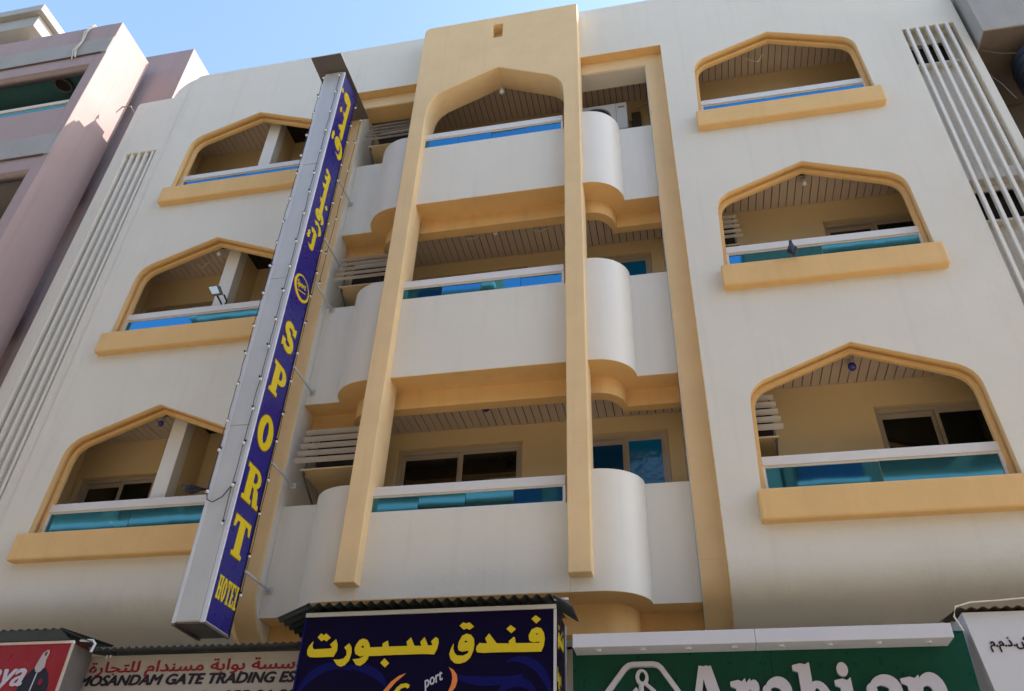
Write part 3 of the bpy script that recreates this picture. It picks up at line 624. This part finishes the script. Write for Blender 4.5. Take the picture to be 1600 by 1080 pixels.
for kk, z in (('hotel_ar', 3.86), ('sport_ar', 3.52)):
    traced(kk, lambda x, zz, k=kk, z=z: (-.98+(x+1.15)*.17 if k == 'sport_ar' else -.98+(x-.15)*.38, z+(zz-3.77)*.6), 'x', 1.179, 1.184, SIGN_YEL, cs, 'side_letter')

def corrugated(name, x0, x1, y0, z0, y1, z1, pitch, amp, m, parent):
    """sheet whose ribs run from front (y0, z0) to back (y1, z1)"""
    n = max(8, int((x1-x0)/pitch)*6); vs = []; fs = []
    for i in range(n+1):
        x = x0+(x1-x0)*i/n; w = amp*math.sin(2*PI*(x-x0)/pitch)
        for y, z in ((y0, z0), (y1, z1)): vs += [(x, y, z+w), (x, y, z+w+.004)]
    for i in range(n):
        a, b = i*4, (i+1)*4
        fs += [(a, b, b+2, a+2), (a+1, a+3, b+3, b+1), (a, a+1, b+1, b), (a+2, b+2, b+3, a+3)]
    return MB().add(vs, fs).build(name, m, parent, smooth=False)
ac_ = thing('corrugated_awning', 'black corrugated metal sheet awning over the dark blue central sign', 'awning', (0, -1, 4.15))
corrugated('roof_sheet', -1.20, 1.16, CY-.10, 4.145, -.25, 4.24, .105, .018, CORR, ac_)
def flap(s):
    vs = []; n = 30
    for i in range(n+1):
        y = CY-.10+(.42 if s > 0 else .60)*i/n; w = .014*math.sin(2*PI*i/n*5)
        vs += [(s*1.17, y, 4.16+w), (s*(1.33 if s > 0 else 1.53), y+(.14 if s > 0 else .10), (4.09 if s > 0 else 4.065)+w), (s*1.17, y, 4.164+w), (s*(1.33 if s > 0 else 1.53), y+(.14 if s > 0 else .10), (4.094 if s > 0 else 4.069)+w)]
    fs = []
    for i in range(n):
        a, b = i*4, i*4+4; fs += [(a, b, b+1, a+1), (a+2, a+3, b+3, b+2)]
    fs += [(0, 1, 3, 2)]
    return MB().add(vs, fs).build('side_flap', CORR, ac_)
flap(-1); flap(1)
MB().box(1.17, 1.30, CY+.0, CY+.02, 4.14, 4.16).build('lit_edge_strip', WHITE, ac_)  # white strip imitates light catching the sheet's top edge

# ------------------------------------------------------------------ green pharmacy-type sign
gs = thing('green_shop_sign', 'green shop sign with raised white serif letters under a white light bar', 'sign', (3, -.8, 3.0))
GY = -.85
MB().box(1.30, 3.0, GY, GY+.10, 2.4, 3.84).build('green_panel', GREEN, gs); MB().box(3.003, 4.57, GY, GY+.10, 2.4, 3.84).build('green_panel', GREEN, gs)
lb = MB().box(1.335, 2.88, -1.10, GY-.01, 3.715, 3.83).build('light_bar', WHITE, gs, bevel=.004); MB().box(2.883, 4.42, -1.10, GY-.01, 3.715, 3.83).build('light_bar', WHITE, gs, bevel=.004)
for i in range(8): MB().tube([(1.55+i*.385, -1.0, 3.70), (1.55+i*.385, -1.0, 3.718)], .028, 12).build('downlight', LAMPG, gs)
hx = [(1.53, 3.39), (1.78, 3.62), (1.81, 3.64), (1.85, 3.65), (2.03, 3.65), (2.07, 3.64), (2.10, 3.62), (2.22, 3.39), (2.22, 3.1), (2.0, 2.86), (1.75, 2.86), (1.53, 3.1)]
hx = [(1.50, 3.30), (1.745, 3.60), (1.785, 3.63), (1.83, 3.64), (2.01, 3.64), (2.055, 3.63), (2.09, 3.60), (2.29, 3.30), (2.09, 2.98), (1.745, 2.98)]
shape('logo_outline', [hx, inset(hx, .042)], GY-.05, GY-.001, WHITE2, gs, bevel=.004)
MB().tube([(1.895, GY-.03, 3.25), (1.893, GY-.03, 3.47)], .022, 10).build('logo_figure', WHITE2, gs)
shape('logo_figure', [arcp(1.905, 3.51, .055, .068, 0, 350, 22), arcp(1.908, 3.515, .027, .042, 0, 350, 22)], GY-.045, GY-.001, WHITE2, gs)
shape('logo_figure', [ribbon([(1.93, 3.46), (2.0, 3.40), (2.06, 3.30)], .03)], GY-.044, GY-.001, WHITE2, gs)
shape('logo_figure', [ribbon([(1.86, 3.42), (1.80, 3.36), (1.76, 3.26)], .03)], GY-.043, GY-.001, WHITE2, gs)
ZA = 3.14; CH = .455
for c, x, w in (('A', 2.27, .34), ('r', 2.64, .26), ('a', 2.88, .27), ('b', 3.16, .29), ('i', 3.475, .26), ('a', 3.695, .31), ('n', 3.985, .31)):
    hh = CH*(1.0)
    put_glyph('letter', c, (lambda x, w, hh: lambda u, v: (x+u*w, ZA+v*hh))(x, w, hh), 'y', GY-.001, GY-.05, WHITE2, gs)

# ------------------------------------------------------------------ white sign at the right edge
ws = thing('white_shop_sign', 'plain white shop sign with small black Arabic letters right of the green sign', 'sign', (6, -.8, 3))
MB().add([(4.60, -.86, 3.985), (7.3, -.86, 3.985), (7.3, -.86, 2.4), (4.79, -.86, 2.4), (4.60, -.5, 3.985), (7.3, -.5, 3.985), (7.3, -.5, 2.4), (4.79, -.5, 2.4)],
         [(0,3,2,1), (4,5,6,7), (0,1,5,4), (1,2,6,5), (2,3,7,6), (3,0,4,7)]).build('panel', WHITE, ws)
text('lettering', arabic('ش.ذ.م.م'), .11, BLACK, ws, front(4.74, -.862, 3.70), bold=.002, width=.30)
text('lettering', arabic('ـة'), .26, BLACK, ws, front(5.08, -.862, 3.70), bold=.008)
wa = thing('small_corrugated_awning', 'thin brown corrugated strip along the top of the white sign', 'awning', (6, -.8, 4))
corrugated('roof_sheet', 4.56, 7.3, -.90, 4.005, -.3, 4.08, .09, .010, mat('brown_corrugated_sheet', (.07, .045, .03), .6, var=.3, vscale=4), wa)
cb = thing('loose_cable', 'pale cable looping down at the left end of the white sign', 'cable', (4.5, -.9, 4))
MB().tube([(5.9, -.8, 4.22), (5.3, -.9, 4.09), (4.9, -.93, 4.055), (4.66, -.95, 4.04), (4.53, -.97, 4.0), (4.50, -.97, 3.92), (4.54, -.97, 3.80)], .007, 6).build('cable', WIREW, cb)

# ------------------------------------------------------------------ grey trading sign and its awning
ms = thing('grey_trading_sign', 'pale grey shop sign with red Arabic line above bold black capitals', 'sign', (-2.5, -.8, 3))
MB().box(-3.70, -1.24, GY, GY+.16, 2.4, 3.83).build('panel', GREYP, ms); MB().box(-3.715, -3.695, GY-.008, GY+.01, 2.4, 3.84).build('edge_trim', GALV, ms)
text('lettering', arabic('مؤسسة بوابة مسندام للتجارة'), .145, REDL, ms, front(-3.58, GY-.002, 3.668), bold=.003, width=2.42)
text('lettering', 'MOSANDAM GATE TRADING EST.', .135, BLACK, ms, front(-3.66, GY-.002, 3.545), shear=.2, bold=.006, width=2.43)
text('lettering', arabic('مواد البناء')+'  No. 055 06 90', .11, BLACK, ms, front(-3.2, GY-.002, 3.40), bold=.003, width=1.9)
for i in range(2): MB().tube([(-3.42+i*.04, GY-.02, 3.80), (-3.42+i*.04, GY-.02, 3.83)], .011, 8).build('bolt', WHITE, ms)
ma = thing('grey_corrugated_awning', 'grey corrugated sheet awning along the top of the grey trading sign', 'awning', (-2.5, -.9, 3.9))
corrugated('roof_sheet', -3.78, -1.24, -1.0, 3.862, -.35, 3.97, .082, .011, CORRG, ma)
# red sign with the printed woman
rs = thing('red_shop_sign', 'red shop sign with a printed woman in black robe and white script letters', 'sign', (-4.2, -1, 3))
RY = -1.2
MB().box(-6.8, -3.60, RY, RY+.3, 2.4, 3.88).build('panel', RED, rs); MB().box(-6.8, -3.585, RY-.008, RY+.02, 3.86, 3.885).build('top_trim', ALU, rs); MB().box(-3.60, -3.585, RY-.008, RY+.02, 2.4, 3.86).build('edge_trim', ALUB, rs); MB().box(-3.599, -3.59, RY+.021, RY+.32, 2.4, 3.86).build('dark_gap_sheet', GALVD, rs)  # dark sheet on the box end stands in for the shaded gap there
def pr(name, pl, m, d=.002): return shape(name, [pl], RY-d, RY+.001, m, rs)
robe = [(-4.12, 3.15), (-4.03, 3.45), (-3.99, 3.56), (-3.94, 3.62), (-3.88, 3.64), (-3.80, 3.63), (-3.75, 3.58), (-3.71, 3.50), (-3.70, 3.42), (-3.76, 3.38), (-3.74, 3.15)]
hij = [(-3.92, 3.635), (-3.905, 3.70), (-3.885, 3.77), (-3.85, 3.80), (-3.825, 3.80), (-3.815, 3.77), (-3.825, 3.71), (-3.815, 3.64), (-3.84, 3.60), (-3.87, 3.585), (-3.90, 3.60)]
pr('printed_robe', robe, BLACK); pr('printed_scarf', hij, mat('printed_scarf', (.42, .38, .38), .4, var=.1), .003)
pr('printed_face', arcp(-3.848, 3.765, .014, .022, 0, 340, 12), mat('printed_face', (.11, .05, .05), .5, var=0), .004)
pr('printed_trim', ribbon([(-3.875, 3.585), (-3.885, 3.45), (-3.90, 3.2)], .012), WHITE2, .0035)
pr('printed_hand', arcp(-3.80, 3.50, .022, .03, 0, 340, 10), REDL, .0036)
text('lettering', 'Abaya', .34, WHITE2, rs, front(-4.80, RY-.003, 3.47), shear=.3, bold=.006, width=.80)
ra = thing('black_corrugated_awning', 'black corrugated awning over the red sign at the left edge', 'awning', (-4.5, -1.2, 4))
corrugated('roof_sheet', -6.8, -3.74, -1.25, 3.985, -.4, 4.06, .095, .013, CORR, ra)
MB().add([(-6.8, -1.235, 3.89), (-3.62, -1.235, 3.89), (-3.74, -1.25, 3.985), (-6.8, -1.25, 3.985), (-6.8, -1.215, 3.89), (-3.62, -1.215, 3.89), (-3.74, -1.23, 3.985), (-6.8, -1.23, 3.985)],
         [(0,3,2,1), (4,5,6,7), (0,1,5,4), (1,2,6,5), (2,3,7,6), (3,0,4,7)]).build('fascia', CORR, ra)
MB().add([(-3.74, -1.25, 3.985), (-3.45, -1.15, 3.885), (-3.45, -.7, 3.885), (-3.74, -.7, 3.985), (-3.74, -1.25, 3.995), (-3.45, -1.15, 3.895), (-3.45, -.7, 3.895), (-3.74, -.7, 3.995)],
         [(0,1,2,3), (7,6,5,4), (0,4,5,1), (1,5,6,2), (2,6,7,3), (3,7,4,0)]).build('side_flap', CORR, ra)
pp = thing('white_pipe_elbow', 'short white plastic pipe elbow between the red and the grey sign', 'pipe', (-3.5, -1.0, 3.9))
MB().tube([(-3.56, -1.15, 3.90), (-3.44, -1.12, 3.905), (-3.42, -1.10, 3.88), (-3.44, -1.10, 3.80)], .014, 8).build('pipe', WHITE, pp, smooth=True)
# ------------------------------------------------------------------ louvred air conditioner covers
def ac_cover(x0, x1, y0, y1, zt, label, tl=.022):
    t = thing('air_conditioner_cover', label, 'air conditioner', ((x0+x1)/2, y0, zt-.6), 'louvred air conditioner covers on the balconies')
    bx0, bx1 = x0+.10, x1-.02
    MB().box(bx0, bx1, y0+.24, y1, zt-.58, zt+.05).build('casing', INT if 0 else ACW, t, bevel=.01)
    MB().box(bx0+.01, bx1-.01, y0+.225, y0+.236, zt-.55, zt).build('grille', DARK, t)
    for i in range(5):
        z = zt-.03-.115*i; d = .022*i; a = x0-.012*i
        b = x1+.01*i; t_ = .012
        MB().add([(a, y0-d, z+tl), (b, y0-d, z+tl), (b, y0+.05-d, z-tl*1.2), (a, y0+.05-d, z-tl*1.2), (a, y0-d+t_, z+tl+t_), (b, y0-d+t_, z+tl+t_), (b, y0+.05-d+t_, z-tl*1.2+t_), (a, y0+.05-d+t_, z-tl*1.2+t_)],
                 [(0,3,2,1), (4,5,6,7), (0,1,5,4), (1,2,6,5), (2,3,7,6), (3,0,4,7)]).build('slat', LOUV, t)
    for x in (x0+.05, x1-.05):
        MB().box(x-.012, x+.012, y0+.075, y0+.10, zt-.62, zt+.03).build('upright', GALVD, t)
        MB().tube([(x, y0+.03, zt-.60), (x, y1-.1, zt-.95), (x, y1, zt-.95)], .014, 5).build('bracket', GALVD, t)
    MB().box(x0+.02, x1-.02, y0+.02, y1, zt-.585, zt-.565).build('tray', INT, t)
    return t
ac_cover(-2.36, -1.50, .22, .95, 7.00, 'louvred air conditioner cover behind the left pier, lowest of three', .020)
ac_cover(-2.36, -1.50, .22, .95, 10.08, 'louvred air conditioner cover behind the left pier, middle of three', .008)
ac_cover(-2.36, -1.50, .22, .95, 13.30, 'louvred air conditioner cover behind the left pier, under the top ceiling', -.004)
ac_cover(2.95, 3.60, .36, .89, 7.07, 'louvred air conditioner cover inside the lowest right arch')
ac_cover(2.95, 3.56, .36, .89, 10.16, 'louvred air conditioner cover inside the middle right arch', .006)
# outdoor unit on the top bay balcony
ou = thing('air_conditioner_unit', 'pale air conditioner outdoor unit with round fan behind the top right curved balcony', 'air conditioner', (1.7, .7, 12.8))
MB().box(1.28, 2.14, .62, .93, 12.72, 13.42).build('casing', ACW, ou, bevel=.02)
shape('fan_guard', [arcp(1.60, 13.05, .27, .27, 0, 350, 28), arcp(1.60, 13.05, .24, .24, 0, 350, 28)], .60, .621, GALVD, ou)
MB().prism(arcp(1.60, 13.05, .24, .24, 0, 350, 28), 'y', .612, .619).build('fan_opening', DARK, ou)
for i in range(5): shape('fan_blade', [ribbon([(1.60+.05*math.cos(i*1.2566), 13.05+.05*math.sin(i*1.2566)), (1.60+.21*math.cos(i*1.2566+.4), 13.05+.21*math.sin(i*1.2566+.4))], [.04, .12])], .604, .611, GALVD, ou)
for i in range(3): shape('guard_ring', [arcp(1.60, 13.05, .07+.055*i, .07+.055*i, 0, 350, 24), arcp(1.60, 13.05, .063+.055*i, .063+.055*i, 0, 350, 24)], .597, .602, GALV, ou)
MB().box(1.95, 1.955, .612, .62, 12.73, 13.40).build('panel_seam', GALVD, ou); MB().box(1.99, 2.10, .612, .6195, 13.28, 13.31).build('name_strip', GALVD, ou)
eb = thing('meter_box', 'small dark box with pipes beside the top outdoor air conditioner', 'meter box', (2.3, 1.1, 13.3))
MB().box(2.20, 2.36, 1.02, 1.155, 13.15, 13.62).build('box', mat('dark_brown_box', (.07, .045, .03), .6), eb, bevel=.01)
MB().tube([(2.24, 1.05, 13.1), (2.24, 1.0, 12.9), (2.18, .95, 12.8)], .02, 6).tube([(2.31, 1.05, 13.1), (2.31, 1.0, 12.8)], .018, 6).build('pipe', BLACK, eb)
MB().tube([(2.26, 1.1, 13.66), (2.30, 1.1, 13.84), (2.38, 1.1, 13.90), (2.50, 1.1, 13.93)], .012, 6).build('wire', WIREW, eb)

# ------------------------------------------------------------------ lamps under the arch heads
def arch_lamp(x, y, z, m, label, r=.05):
    t = thing('ceiling_lamp', label, 'lamp', (x, y, z), 'small lamps hanging at the balcony heads')
    MB().tube([(x, y, z+.03), (x, y, z-.03)], [.03, .042], 10).build('socket', ALUB, t); MB().ball((x, y, z-.075), r, 12, 8, (1, 1, 1.15)).build('bulb', m, t, smooth=True)
arch_lamp(4.56, .33, 7.42, BULBB, 'blue glass lamp under the peak of the lowest right arch')
arch_lamp(4.57, .33, 10.64, BULB, 'small pale lamp under the peak of the middle right arch', .04)
arch_lamp(-4.62, .25, 7.40, BULBB, 'dark round lamp under the peak of the lowest left arch', .04)
arch_lamp(-4.60, .25, 10.62, BULB, 'small pale lamp under the peak of the middle left arch', .035)
arch_lamp(0.0, .48, 7.36, BULBB, 'blue glass lamp under the ceiling of the lowest central bay', .05)
arch_lamp(-.02, .48, 10.56, BULB, 'small pale lamp under the ceiling of the middle central bay', .045)
arch_lamp(.06, .05, 13.50, BULB, 'small pale lamp under the peak of the top central arch', .045)
arch_lamp(-1.62, .9, 14.03, BULB, 'small round lamp above the top louvred cover on the left', .06)
def dangling(label, pts):
    t = thing('hanging_wire', label, 'wire', pts[0]); MB().tube(pts, .008, 5).build('wire', WIREW, t)
dangling('loose pale wire hanging under the peak of the top right arch', [(4.5, .35, 13.86), (4.36, .36, 13.60), (4.22, .37, 13.72), (4.08, .38, 13.95)])
dangling('loose pale wire hanging under the ceiling of the middle left arch', [(-4.85, .4, 10.55), (-4.95, .4, 10.42), (-5.05, .4, 10.52)])
dangling('loose pale wire curling under the middle ceiling of the central bay', [(.6, .5, 10.60), (.55, .5, 10.47), (.7, .5, 10.42), (.9, .5, 10.52)])
dangling('loose pale wire curling under the middle bay ceiling beside its lamp', [(-.55, .5, 10.60), (-.5, .5, 10.45), (-.35, .5, 10.44), (-.25, .5, 10.58)])

# flood light on the middle left rail
fl = thing('flood_light', 'small square flood light clamped on the middle left balcony rail', 'flood light', (-4.2, .15, 9.28))
MB().add([(-4.40, .00, 9.60), (-4.20, -.05, 9.56), (-4.12, -.02, 9.40), (-4.30, .03, 9.44), (-4.38, .05, 9.62), (-4.18, .00, 9.58), (-4.10, .03, 9.42), (-4.28, .08, 9.46)],
         [(0,3,2,1), (4,5,6,7), (0,1,5,4), (1,2,6,5), (2,3,7,6), (3,0,4,7)]).build('housing', GALVD, fl, bevel=.006)
MB().add([(-4.378, -.004, 9.585), (-4.215, -.048, 9.548), (-4.142, -.026, 9.418), (-4.295, .016, 9.452), (-4.378, .004, 9.586), (-4.215, -.04, 9.549), (-4.142, -.018, 9.419), (-4.295, .024, 9.453)],
         [(0,3,2,1), (4,5,6,7), (0,1,5,4), (1,2,6,5), (2,3,7,6), (3,0,4,7)]).build('lamp_glass', LAMPG, fl)
MB().tube([(-4.12, .06, 9.45), (-4.08, .12, 9.36), (-4.14, .16, 9.30)], .014, 6).tube([(-4.25, .08, 9.47), (-4.2, .14, 9.38), (-4.16, .16, 9.30)], .014, 6).build('bracket', BLACK, fl)

# ------------------------------------------------------------------ pigeons
def pigeon(loc, rz, pitch, label, sc=1.0):
    t = thing('pigeon', label, 'pigeon', (0, 0, 0), 'pigeons on the balconies')
    prof = [(-.16, .085, .006, .022), (-.12, .09, .012, .028), (-.07, .10, .035, .042), (-.02, .115, .052, .055), (.03, .125, .055, .058), (.07, .145, .044, .050), (.095, .175, .028, .032), (.11, .20, .023, .026), (.125, .215, .022, .024), (.142, .213, .012, .013), (.150, .208, .003, .003)]
    vs = []; fs = []; n = 12
    for x, z, ry, rz_ in prof:
        for j in range(n): a = 2*PI*j/n; vs.append((x, ry*math.cos(a), z+rz_*math.sin(a)))
    for i in range(len(prof)-1):
        for j in range(n): fs.append((i*n+j, i*n+(j+1) % n, (i+1)*n+(j+1) % n, (i+1)*n+j))
    fs += [tuple(range(n)), tuple((len(prof)-1)*n+j for j in range(n))[::-1]]
    body = MB().add(vs, fs).build('body', BIRD, t, smooth=True)
    for s in (-1, 1):
        MB().add([(.06, s*.050, .15), (-.02, s*.060, .155), (-.10, s*.035, .125), (-.17, s*.012, .09), (-.10, s*.040, .09), (0, s*.060, .085), (.05, s*.055, .10), (-.02, s*.066, .12)],
                 [(0, 1, 7), (1, 2, 7), (2, 3, 7), (3, 4, 7), (4, 5, 7), (5, 6, 7), (6, 0, 7)]).build('wing', BIRDD, t)
        MB().tube([(.01, s*.022, .07), (.012, s*.022, 0)], .004, 5).tube([(-.01, s*.022, .004), (.04, s*.022, .004)], .004, 5).build('leg', mat('pigeon_leg', (.35, .08, .06), .6, var=0), t)
        MB().ball((.13, s*.019, .219), .004, 6, 4).build('eye', mat('pigeon_eye', (.5, .15, .03), .3, var=0), t)
    MB().add([(-.13, -.02, .088), (-.13, .02, .088), (-.24, .028, .062), (-.24, -.028, .062), (-.13, -.02, .094), (-.13, .02, .094), (-.24, .028, .066), (-.24, -.028, .066)],
             [(0,1,2,3), (7,6,5,4), (0,4,5,1), (1,5,6,2), (2,6,7,3), (3,7,4,0)]).build('tail', BIRDD, t)
    MB().tube([(.146, 0, .21), (.172, 0, .203)], [.005, .001], 6).build('beak', BIRDD, t)
    t.location = loc; t.rotation_euler = (0, pitch, rz); t.scale = (sc,)*3
pigeon((-3.76, .18, 6.10), math.radians(182), .18, 'grey pigeon perched on the lowest left balcony rail', 1.0)
pigeon((4.11, -.06, 8.825), math.radians(80), -.85, 'dark pigeon standing on the sill of the middle right arch', .95)

# ------------------------------------------------------------------ left neighbour
ln = thing('pink_building', 'weathered pink building with teal balcony glass left of the hotel', 'building', (-13, 4, 0))
LX, LY = -8.0, -.66
def lp(name, mb, m, bevel=0): return mb.build(name, m, ln, bevel=bevel)
o1 = rect(-13.5, -8.24, 14.05, 15.42); o2 = rect(-13.5, -8.24, 10.85, 12.31); o3 = rect(-13.5, -8.24, 7.65, 9.1)
shape('front_wall', [rect(-20, LX-.2195, 4.2, 16.80), o1, o2, o3], LY, LY+.22, PINK, ln)
lp('side_wall', MB().box(LX-.219, LX-.001, LY+.0005, .34, 4.2, 16.80), PINK, .012)
lp('side_wall', MB().box(-20, LX-.22, 1.9, 10, 0, 16.5).box(LX-.22, LX-.001, LY+.221, 0.3, 0, 4.19), PINK)
for z0, z1 in ((15.76, 16.27), (12.67, 13.25), (9.5, 10.05)):
    lp('grey_band', MB().box(-20, LX-.004, LY-.012, LY-.001, z0, z1), PINKG)
    lp('drip_groove', MB().box(-20, LX-.10, LY-.03, LY-.0125, z0-.035, z0-.005), mat('rusty_drip', (.12, .07, .045), .8, var=.3, vscale=8))
TEALW = mat('teal_inner_paint', (.05, .14, .13), .8, var=.1); GREYI = mat('grey_inner_ceiling', (.26, .24, .22), .85)
for z0, z1, m in ((14.05, 15.42, TEALW), (10.85, 12.31, GREYI), (7.65, 9.1, GREYI)):
    lp('balcony_back_wall', MB().box(-14, -8.22, 1.0, 1.15, z0-1, z1+.35), m)
    lp('balcony_ceiling', MB().box(-14, -8.22, LY+.221, 1.0, z1+.22, z1+.35), m)
    lp('balcony_floor', MB().box(-14, -8.22, LY+.221, 1.0, z0-1.1, z0-.95), GREYI)
lp('balcony_rail', MB().box(-13.5, -8.22, LY+.05, LY+.11, 14.27, 14.36), CREAM, .006)
g0 = lp('teal_glass_panel', MB().box(-13.5, -8.23, LY+.07, LY+.08, 13.9, 14.25), GLT)
# round fan vent on the inner wall
fv = thing('ceiling_fan', 'dark round fan on the ceiling of the top balcony of the pink building', 'fan', (-9.6, .98, 16.0))
shape('fan_body', [arcp(-9.22, -.22, .155, .155, 0, 350, 22)], 15.56, 15.63, DARK, fv, ax='z'); shape('fan_ring', [arcp(-9.22, -.22, .175, .175, 0, 350, 22), arcp(-9.22, -.22, .15, .15, 0, 350, 22)], 15.54, 15.62, GALVD, fv, ax='z')
# set-back block and roof structure
lp('rear_block', MB().box(LX-.6, -7.2, .52, 1.3, 13.0, 17.40), PINK, .01)
lp('rear_strip', MB().box(LX-.6, -7.42, .52, 1.3, 0, 13.0), PINK)
rm = mat('pale_roof_room', (.68, .66, .60), .8)
lp('roof_room', MB().box(-20, -13.15, 1.2, 5, 16.5, 20.3), rm); lp('roof_cornice', MB().box(-20, -12.75, .75, 5, 20.3, 20.75).box(-20, -12.60, .60, 5, 20.752, 21.0), PINKG, .01)
cbx = thing('roof_cables', 'bundle of pale cables hanging over the parapet of the pink building', 'cable', (-8.7, -.7, 16.5))
for dx, z in ((0, 15.62), (.035, 15.70), (.07, 15.66)):
    MB().tube([(-8.70+dx, LY+.3, 16.84), (-8.74+dx, LY-.02, 16.86), (-8.80+dx, LY-.04, 16.60), (-8.72+dx*.5, LY-.05, 16.25), (-8.80+dx, LY-.05, 15.95), (-8.70+dx, LY-.05, z)], .010, 5).build('cable', WIREW, cbx)
fn = thing('curled_pipe', 'thin curved pipe sticking out where the hotel roof meets the pink building', 'pipe', (-7.5, 0, 14))
MB().tube([(-7.36, .1, 14.5), (-7.5, -.02, 14.72), (-7.66, -.05, 14.7), (-7.74, -.05, 14.55)], .014, 6).build('pipe', PINKG, fn)

# ------------------------------------------------------------------ right neighbour
rn = thing('grey_building', 'shaded brown building with projecting pale balcony box right of the hotel', 'building', (12, 4, 0))
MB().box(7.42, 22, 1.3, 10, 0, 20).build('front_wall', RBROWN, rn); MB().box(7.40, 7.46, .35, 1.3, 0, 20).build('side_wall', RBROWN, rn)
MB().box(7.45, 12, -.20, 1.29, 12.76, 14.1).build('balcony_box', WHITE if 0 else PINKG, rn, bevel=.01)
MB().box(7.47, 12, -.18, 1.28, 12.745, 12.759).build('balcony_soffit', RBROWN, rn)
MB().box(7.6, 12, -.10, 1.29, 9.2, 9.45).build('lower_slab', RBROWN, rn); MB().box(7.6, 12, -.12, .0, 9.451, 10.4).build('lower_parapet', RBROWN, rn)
dc = thing('round_duct', 'dark round tank hanging under the right neighbour balcony', 'duct', (8.4, .3, 12.2))  # dark round duct, shaped as a short ribbed drum
tk = MB(); tk.tube([(8.32, .25, 12.70), (8.32, .25, 12.62), (8.32, .25, 12.52), (8.32, .25, 12.0), (8.32, .25, 11.9), (8.32, .25, 11.84)], [.20, .36, .44, .44, .40, .25], 28)
tk.build('duct_body', PLASTIC, dc, smooth=True)
for z in (12.4, 12.25, 12.1): MB().tube([(8.32, .25, z-.012), (8.32, .25, z+.012)], .452, 28).build('duct_rib', PLASTIC, dc)
nw = thing('neighbour_wires', 'thin pale wires sagging beside the dark tank at the upper right edge', 'wire', (7.6, .3, 12.5))
MB().tube([(7.47, .1, 12.7), (7.7, .1, 12.55), (7.95, .1, 12.5)], .009, 5).tube([(7.45, .2, 12.3), (7.55, .15, 11.9), (7.6, .1, 11.5)], .008, 5).build('wire', GALVD, nw)

# ------------------------------------------------------------------ across the street (seen only in the glass)
def block(label, x0, x1, y, h, m, cols, rows, seed):
    t = thing('apartment_building', label, 'building', ((x0+x1)/2, y-3, 0))
    MB().box(x0, x1, y-6, y, 0, h).build('wall', m, t)
    w = (x1-x0)/cols; fm = None
    wm = MB().box(-.95, .95, 0, .05, -.1, 1.75).mesh('window', GLW); sm = MB().box(-1.05, 1.05, 0, .16, -.25, -.12).mesh('window_sill', CREAM)
    for r in range(rows):
        for c in range(cols):
            x = x0+(c+.5)*w; z = 4.2+3.2*r
            if z+1.5 > h: continue
            a = obj('window', wm, t); a.location = (x, y, z); b = obj('window_sill', sm, a); b.location = (0, 0, 0)
        if 4.2+3.2*r+2.2 < h: MB().box(x0, x1, y, y+.25, 4.2+3.2*r+2.0, 4.2+3.2*r+2.2).build('balcony_slab', CREAM, t)
block('cream apartment block across the street, the tallest on the left', -17, -4.2, -15, 23.5, OPP, 5, 6, 1)
block('pale low apartment block across the street in the middle', -4.1, 5.6, -15, 14.5, OPP2, 4, 4, 2)
block('cream tower block across the street on the right', 5.7, 14, -15, 24.5, OPP, 3, 6, 3)
block('pale apartment block across the street at the far left', -30, -17.1, -15, 17.5, OPP2, 5, 4, 4)
block('pale apartment block across the street at the far right', 14.1, 28, -15, 13, OPP2, 5, 3, 5)
